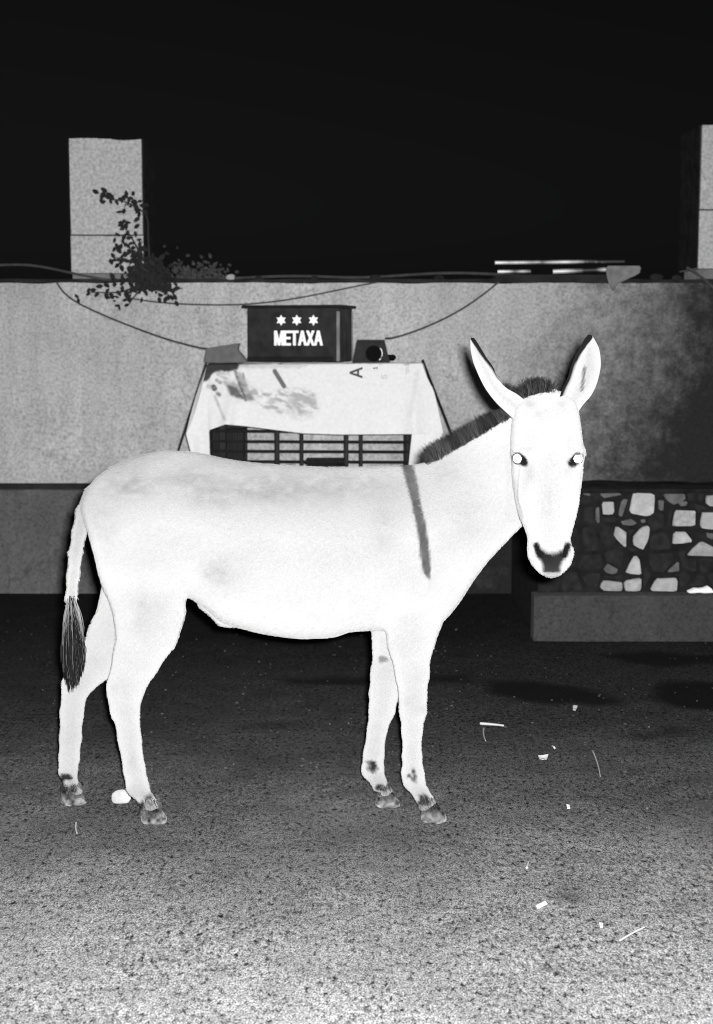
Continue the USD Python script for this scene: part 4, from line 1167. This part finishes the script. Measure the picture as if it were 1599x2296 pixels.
e2, c2_ = ear([(1257, 925, 1292, 930), (1256, 893, 1309, 906), (1261, 874, 1326, 886), (1274, 847, 1341, 852), (1282, 820, 1347.5, 815), (1293, 794, 1344, 784), (1303, 774, 1337, 768), (1313, 758, 1331, 757), (1320, 750, 1326, 751)], 0.04, 4.37, 4.42, dr, None)
full = trimesh.util.concatenate([body, e1, e2])
coat_all = np.r_[coat, c1_, c2_]
donkey = thing('donkey', 'pale donkey with a dark shoulder stripe standing side-on, head to the camera', 'donkey', (W(600, 1800, YC)[0], YC, 0))
db = obj('body', full, M['coat'], donkey, smooth=True)
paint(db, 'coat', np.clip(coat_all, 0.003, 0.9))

# eyes
for u, v, pu, pv, pr in ((1163.5, 1029.5, 1161, 1028, 10.4), (1294.5, 1030, 1296.5, 1028.5, 9.6)):
    s = W(u, v, 4.262)
    c = raycast(u, v)
    c = c + np.array([0, 0.009, 0])
    m = trimesh.creation.icosphere(4, 0.0172)
    m.apply_translation(c)
    o = obj('eye', m, M['eye'], donkey, smooth=True)
    # painted eyeshine: a white disc on the ball, facing the lens
    rr = 0.0177
    dirc = W(pu, pv, c[1]) - np.array([0, 0, CAM_H])
    dirc /= np.linalg.norm(dirc)
    # point of the ball's near side seen at (pu, pv)
    o_ = np.array([0, 0, CAM_H]) - c
    bq = o_ @ dirc
    disc = bq * bq - (o_ @ o_ - rr * rr)
    t_ = -bq - math.sqrt(max(disc, 0))
    pc = np.array([0, 0, CAM_H]) + dirc * t_
    n_ = (pc - c) / np.linalg.norm(pc - c)
    pts = [pc]
    # a disc about the line of sight, projected back on to the ball
    a1 = np.cross(dirc, [0, 0, 1.0])
    a1 /= np.linalg.norm(a1)
    a2 = np.cross(a1, dirc)
    rad = pr * c[1] / F * 1.01
    rings, segs = 6, 32
    for r_ in range(1, rings + 1):
        for k in range(segs):
            q0 = pc + rad * r_ / rings * (math.cos(2 * math.pi * k / segs) * a1 + math.sin(2 * math.pi * k / segs) * a2)
            ld = q0 - c
            off = ld - (ld @ dirc) * dirc
            h2 = rr * rr - off @ off
            pts.append(c + off - dirc * math.sqrt(max(h2, (0.3 * rr) ** 2)))
    fc = [[0, 1 + k, 1 + (k + 1) % segs] for k in range(segs)]
    for r_ in range(rings - 1):
        for k in range(segs):
            a_, b_ = 1 + r_ * segs + k, 1 + r_ * segs + (k + 1) % segs
            fc += [[a_, a_ + segs, b_ + segs], [a_, b_ + segs, b_]]
    m = trimesh.Trimesh(np.array(pts) - dirc * 0.0006, fc, process=False)
    if (m.face_normals[0] @ dirc) > 0:
        m.invert()
    up = str(o.GetPath())
    obj('eyeshine_disc', m, M['eyeshine_disc'], o, smooth=True, base=donkey.base)

# the short coat: fine hairs lying back along the body, the colour of the skin below
rs = np.random.default_rng(23)
NHAIR = 110000
pts_, fi = trimesh.sample.sample_surface(body, NHAIR, seed=3)
fn = body.face_normals[fi]
hc = coat[body.faces[fi]].mean(1)
flow = np.tile(np.array([-0.75, 0.0, -0.55]), (NHAIR, 1))
hd_ = (pts_[:, 1] < 4.42) & (pts_[:, 0] > 0.45)
flow[hd_] = (0, -0.25, -1)
lg = pts_[:, 2] < 0.55
flow[lg] = (-0.1, 0, -1)
flow += rs.normal(0, 0.22, flow.shape)
flow -= fn * (flow * fn).sum(1)[:, None]
flow /= np.linalg.norm(flow, axis=1, keepdims=True) + 1e-9
ln = rs.uniform(0.006, 0.012, NHAIR) * np.where(hd_, 0.55, 1.0) * np.where(lg, 0.5, 1.0)
p1 = pts_ - fn * 0.0008
p2 = pts_ + (flow * 0.55 + fn * 0.28) * ln[:, None]
p3 = pts_ + (flow * 1.0 + fn * 0.34) * ln[:, None]
keep = np.ones(NHAIR, bool)
for eu_, ev_ in ((1163, 1030), (1296, 1030)):
    a_, b_ = project(pts_)
    keep &= ~((np.hypot(a_ - eu_, b_ - ev_) < 20) & hd_)
arr = np.stack([p1, p2, p3], 1)[keep]
hair = UsdGeom.BasisCurves.Define(stage, str(donkey.GetPath()) + '/short_hair')
hair.CreatePointsAttr(Vt.Vec3fArray.FromNumpy((arr.reshape(-1, 3) - donkey.base).astype(np.float32)))
hair.CreateCurveVertexCountsAttr(Vt.IntArray.FromNumpy(np.full(len(arr), 3, np.int32)))
hair.CreateTypeAttr('linear')
hair.CreateWidthsAttr(Vt.FloatArray.FromNumpy(np.tile([0.0009, 0.0008, 0.0002], len(arr)).astype(np.float32)))
hair.SetWidthsInterpolation('vertex')
UsdGeom.PrimvarsAPI(hair).CreatePrimvar('coat', Sdf.ValueTypeNames.Color3fArray, 'vertex').Set(
    Vt.Vec3fArray.FromNumpy(np.repeat(np.repeat(np.clip(hc[keep] * rs.uniform(0.82, 1.12, keep.sum()), 0.003, 0.9), 3)[:, None], 3, 1).astype(np.float32)))
UsdShade.MaterialBindingAPI.Apply(hair.GetPrim()).Bind(M['coat_hair'])
tag(hair, kind='stuff')

# hooves
def hoof(u, v, y, lean, w):
    c = G(u, v)
    c = np.array([c[0], y, 0.0])
    rings = []
    for k, (z, r, dx) in enumerate(((0.0, 1.0, 0.10), (0.012, 0.99, 0.06), (0.03, 0.88, -0.12), (0.05, 0.72, -0.32), (0.058, 0.6, -0.40))):
        a = np.linspace(0, 2 * np.pi, 24, endpoint=False)
        rings.append(np.c_[c[0] + lean * w * dx + w * r * np.cos(a) * 1.12, c[1] + w * r * 0.85 * np.sin(a), np.full(24, z + 0.001)])
    P_ = np.vstack(rings + [rings[0].mean(0)[None], rings[-1].mean(0)[None]])
    fs = []
    for k in range(4):
        for i in range(24):
            j = (i + 1) % 24
            fs += [[k * 24 + i, k * 24 + j, k * 24 + 24 + j], [k * 24 + i, k * 24 + 24 + j, k * 24 + 24 + i]]
    for i in range(24):
        j = (i + 1) % 24
        fs += [[120, j, i], [121, 96 + i, 96 + j]]
    t = trimesh.Trimesh(P_, fs, process=False)
    trimesh.repair.fix_normals(t)
    return roughen(t.subdivide(), 0.004, 45, 3)
for u, v, y in ((348, 1832, NH - .01), (168, 1797, FH - .01), (970, 1832, NF - .015), (866, 1796, FF - .015)):
    hm_ = hoof(u, v, y, 1, 0.036).subdivide()
    ho = obj('hoof', hm_, M['horn'], donkey, smooth=True)
    hv = np.asarray(hm_.vertices)
    nn = meshkit.fbm(hv * 70, 4, 9)
    paint(ho, 'coat', np.clip(np.interp(hv[:, 2], [0, 0.018, 0.034, 0.046], [0.12, 0.105, 0.045, 0.012]) * (0.1 + 1.8 * np.clip((nn - 0.5) * 2.2 + 0.5, 0, 1.2)), 0.004, 0.3))

# hair of the fetlocks, hanging over the top of each hoof
strands, tones = [], []
for u, v, y, w_ in ((336, 1799, NH - .01, 15), (160, 1768, FH - .01, 15), (956, 1797, NF - .015, 15), (858, 1770, FF - .015, 15)):
    for _ in range(420):
        a_ = rs.uniform(0, 2 * np.pi)
        p = W(u, v, y) + np.array([0.024 * math.cos(a_), 0.02 * math.sin(a_), rs.uniform(-0.012, 0.022)])
        out = np.array([0.3 * math.cos(a_) + 0.3, 0.35 * math.sin(a_), -1.0 + 0.2 * rs.normal()]) + 0.13 * rs.normal(size=3)
        ln = rs.uniform(0.010, 0.022)
        q = np.array([p, p + out * ln * 0.5, p + out * ln])
        q[:, 2] = np.maximum(q[:, 2], 0.004)
        strands.append(q)
        tones.append(0.10 * rs.uniform(0.5, 1.3) if rs.random() < 0.45 else 0.022 * rs.lognormal(0, 0.7))
curves('fetlock_hair', strands, 0.0014, M['coat_hair'], donkey, donkey.base, tones)
# mane, forelock, tail
strands = []
rs = np.random.default_rng(5)
crest = spline([W(u, v, y)[0:3] for u, v, y in ((962, 1040, 4.597), (987, 1027, 4.593), (1029, 1002, 4.585), (1060, 984, 4.575), (1090, 966, 4.56), (1120, 948, 4.54), (1150, 930, 4.51))], 200)
for _ in range(5200):
    t = rs.uniform(0, 1)
    p = crest[int(t * 199)] + np.array([rs.normal() * .004, rs.normal() * 0.011, -0.004])
    ln = (0.050 + 0.010 * meshkit.fbm(np.array([t * 40, 0, 0]), 2, 1)) * rs.uniform(0.75, 1.1) * np.interp(t, [0, .05, .75, 1], [0.55, 0.95, 0.9, 0.55])
    d = np.array([-0.42 + 0.16 * rs.normal(), 0.22 * rs.normal(), 1.0])
    d /= np.linalg.norm(d)
    bend = np.array([rs.normal() * 0.008, rs.normal() * 0.008, 0])
    strands.append(np.array([p, p + d * ln * 0.5 + bend * 0.4, p + d * ln + bend]))
roots = np.array([q[0] for q in strands])
lock = meshkit.fbm(roots * np.array([75, 30, 75]), 3, 12)
tones = np.clip(0.005 + 0.034 * np.clip(lock - 0.30, 0, 1) ** 1.3 * 3.2 * rs.lognormal(-0.1, 0.6, len(strands)), 0.003, 0.14)
curves('mane', strands, 0.0017, M['coat_hair'], donkey, donkey.base, tones)
strands = []
path = spline([W(u, v, y) for u, v, y in ((1128, 866, 4.47), (1155, 884, 4.455), (1185, 890, 4.44), (1212, 888, 4.43), (1240, 886, 4.43))], 100)
for _ in range(3000):
    t = rs.beta(1.5, 1.15)
    p = path[int(t * 99)] + np.array([rs.normal() * .004, rs.normal() * 0.012, -0.006])
    ln = np.interp(t, [0, .25, .5, .58, .8, .95, 1], [.022, .026, .034, .062, .062, .045, .02]) * rs.uniform(0.65, 1.1)
    d = np.array([-0.1 + 0.26 * rs.normal(), 0.3 * rs.normal(), 1.0])
    d /= np.linalg.norm(d)
    bend = np.array([rs.normal() * 0.008, rs.normal() * 0.006, 0])
    strands.append(np.array([p, p + d * ln * 0.5 + bend * 0.4, p + d * ln + bend]))
curves('forelock', strands, 0.0018, M['coat_hair'], donkey, donkey.base, np.clip(0.012 * rs.lognormal(-0.2, 0.9, len(strands)), 0.002, 0.09))
strands = []
tones = []
for _ in range(5200):
    v0 = 1335 + 115 * rs.random() ** 0.8
    side = rs.uniform(-1, 1)
    u0 = np.interp(v0, [1335, 1385, 1440], [160, 158, 161]) + side * np.interp(v0, [1335, 1390, 1450], [6, 9, 17]) + rs.normal() * 1.5
    lock = meshkit.fbm(np.array([side * 4.2, 0.3, 0.7]), 3, 3)
    v1 = min(v0 + rs.uniform(60, 190), 1450 + 190 * max(lock - 0.25, 0) * (1.15 - 0.55 * abs(side + 0.1)) + rs.normal() * 12)
    v1 = min(v1, 1570)
    u1 = 165 + side * np.interp(v1, [1400, 1470, 1560], [21, 25, 12]) + rs.normal() * 2
    um, vm = (u0 + u1) / 2 + side * 4, (v0 + v1) / 2
    y = 4.60 + rs.normal() * 0.016
    v1 += 10
    strands.append(spline([W(u0, v0, y), W(um, vm, y + rs.normal() * .005), W(u1, v1, y + rs.normal() * .008)], 6))
    pale = np.clip((1388 - v0) / 30, 0, 1) * (rs.random() < 0.7) 
    tones.append((0.05 + 0.12 * np.clip((1372 - v0) / 25, 0, 1)) * rs.uniform(0.6, 1.2) if pale > 0.5 else np.clip((0.004 + 0.03 * max(meshkit.fbm(np.array([side * 6, 2.2, v0 / 60]), 3, 6) - 0.4, 0)) * rs.lognormal(0, 0.45), 0.002, 0.08))
curves('tail_tuft', strands, 0.0020, M['coat_hair'], donkey, donkey.base, tones)

# ------------------------------------------------------------------ litter and grit
s = stone_mesh((0.034, 0.03, 0.022), 21)
s.apply_translation(G(272, 1797) + np.array([0, 0, 0.015]))
tag(obj('stone', s, M['stone_pale'], smooth=True), 'rounded pale stone on the tarmac beside the near hind hoof', 'stone')
def scrap(poly, label, name='paper_scrap', cat='litter', mat='paper', lift=0.008):
    c = [G(u, v)[:2] for u, v in poly]
    m = trimesh.creation.extrude_polygon(Polygon(c).buffer(0), 0.002, engine='earcut')
    m = m.subdivide_to_size(0.012)
    v = np.asarray(m.vertices)
    m.vertices = v + np.c_[np.zeros((len(v), 2)), 0.006 + lift * meshkit.fbm(v * 30 + 3, 2, 4)]
    tag(obj(name, m, M[mat]), label, cat)
def zz(x, y):   # zoom of the right foreground -> view
    return 1039.4 + 0.3558 * x, 1479.1 + 0.3558 * y
scrap([zz(455, 1575), zz(515, 1545), zz(528, 1562), zz(468, 1598)], 'white oblong paper scrap in the right foreground')
scrap([zz(470, 625), zz(535, 620), zz(525, 645), zz(500, 652), zz(480, 642)], 'white crumpled scrap right of the front hooves')
scrap([zz(690, 305), zz(720, 308), zz(705, 335), zz(690, 330)], 'small pale scrap just below the wide black stain')
scrap([zz(648, 935), zz(670, 938), zz(672, 955), zz(655, 957)], 'tiny white scrap in the middle of the right foreground')
scrap([zz(555, 560), zz(562, 556), zz(580, 578), zz(572, 582)], 'tiny pale sliver above the crumpled scrap')
scrap([zz(855, 1690), zz(880, 1695), zz(876, 1718), zz(862, 1716)], 'pale round scrap near the lower right corner')
def twig(pts, r, label, mat='straw'):
    q = spline([G(u, v) + np.array([0, 0, 0.008]) for u, v in pts], 14)
    tag(obj('straw', tube(q, np.linspace(r, r * 0.6, 14), 6), M[mat], smooth=True), label, 'straw')
twig([zz(105, 415), zz(180, 420), zz(255, 428)], 0.006, 'short thick straw lying right of the near front leg')
twig([zz(985, 1790), zz(1060, 1745), zz(1140, 1705)], 0.0028, 'long thin straw in the lower right foreground')
twig([zz(815, 590), zz(845, 670), zz(862, 750)], 0.003, 'straw lying towards the camera right of the crumpled scrap')
twig([zz(398, 1330), zz(405, 1308), zz(410, 1290)], 0.0035, 'short pale straw above the oblong paper scrap')
twig([zz(128, 445), zz(128, 490), zz(140, 525)], 0.0035, 'bent straw below the short thick one')
twig([(171, 1850), (170, 1862), (173, 1874)], 0.0035, 'tiny pale straw below the far hind hoof')
rs = np.random.default_rng(17)
vs, fs, n = [], [], 0
ico = trimesh.creation.icosahedron()
for _ in range(1500):
    y = 2.9 + 5.0 * rs.beta(1.0, 1.6)
    x = rs.uniform(-0.28, 0.28) * y
    r = rs.lognormal(math.log(0.0028), 0.4)
    v = np.asarray(ico.vertices) * np.array([1, 1, 0.7]) * r * (0.7 + 0.6 * rs.random((12, 1)))
    vs.append(v + np.array([x, y, r * 0.35]))
    fs.append(np.asarray(ico.faces) + n)
    n += 12
tag(obj('grit', (np.vstack(vs), np.vstack(fs)), M['grit']), 'loose grit scattered over the tarmac', 'grit', kind='stuff')
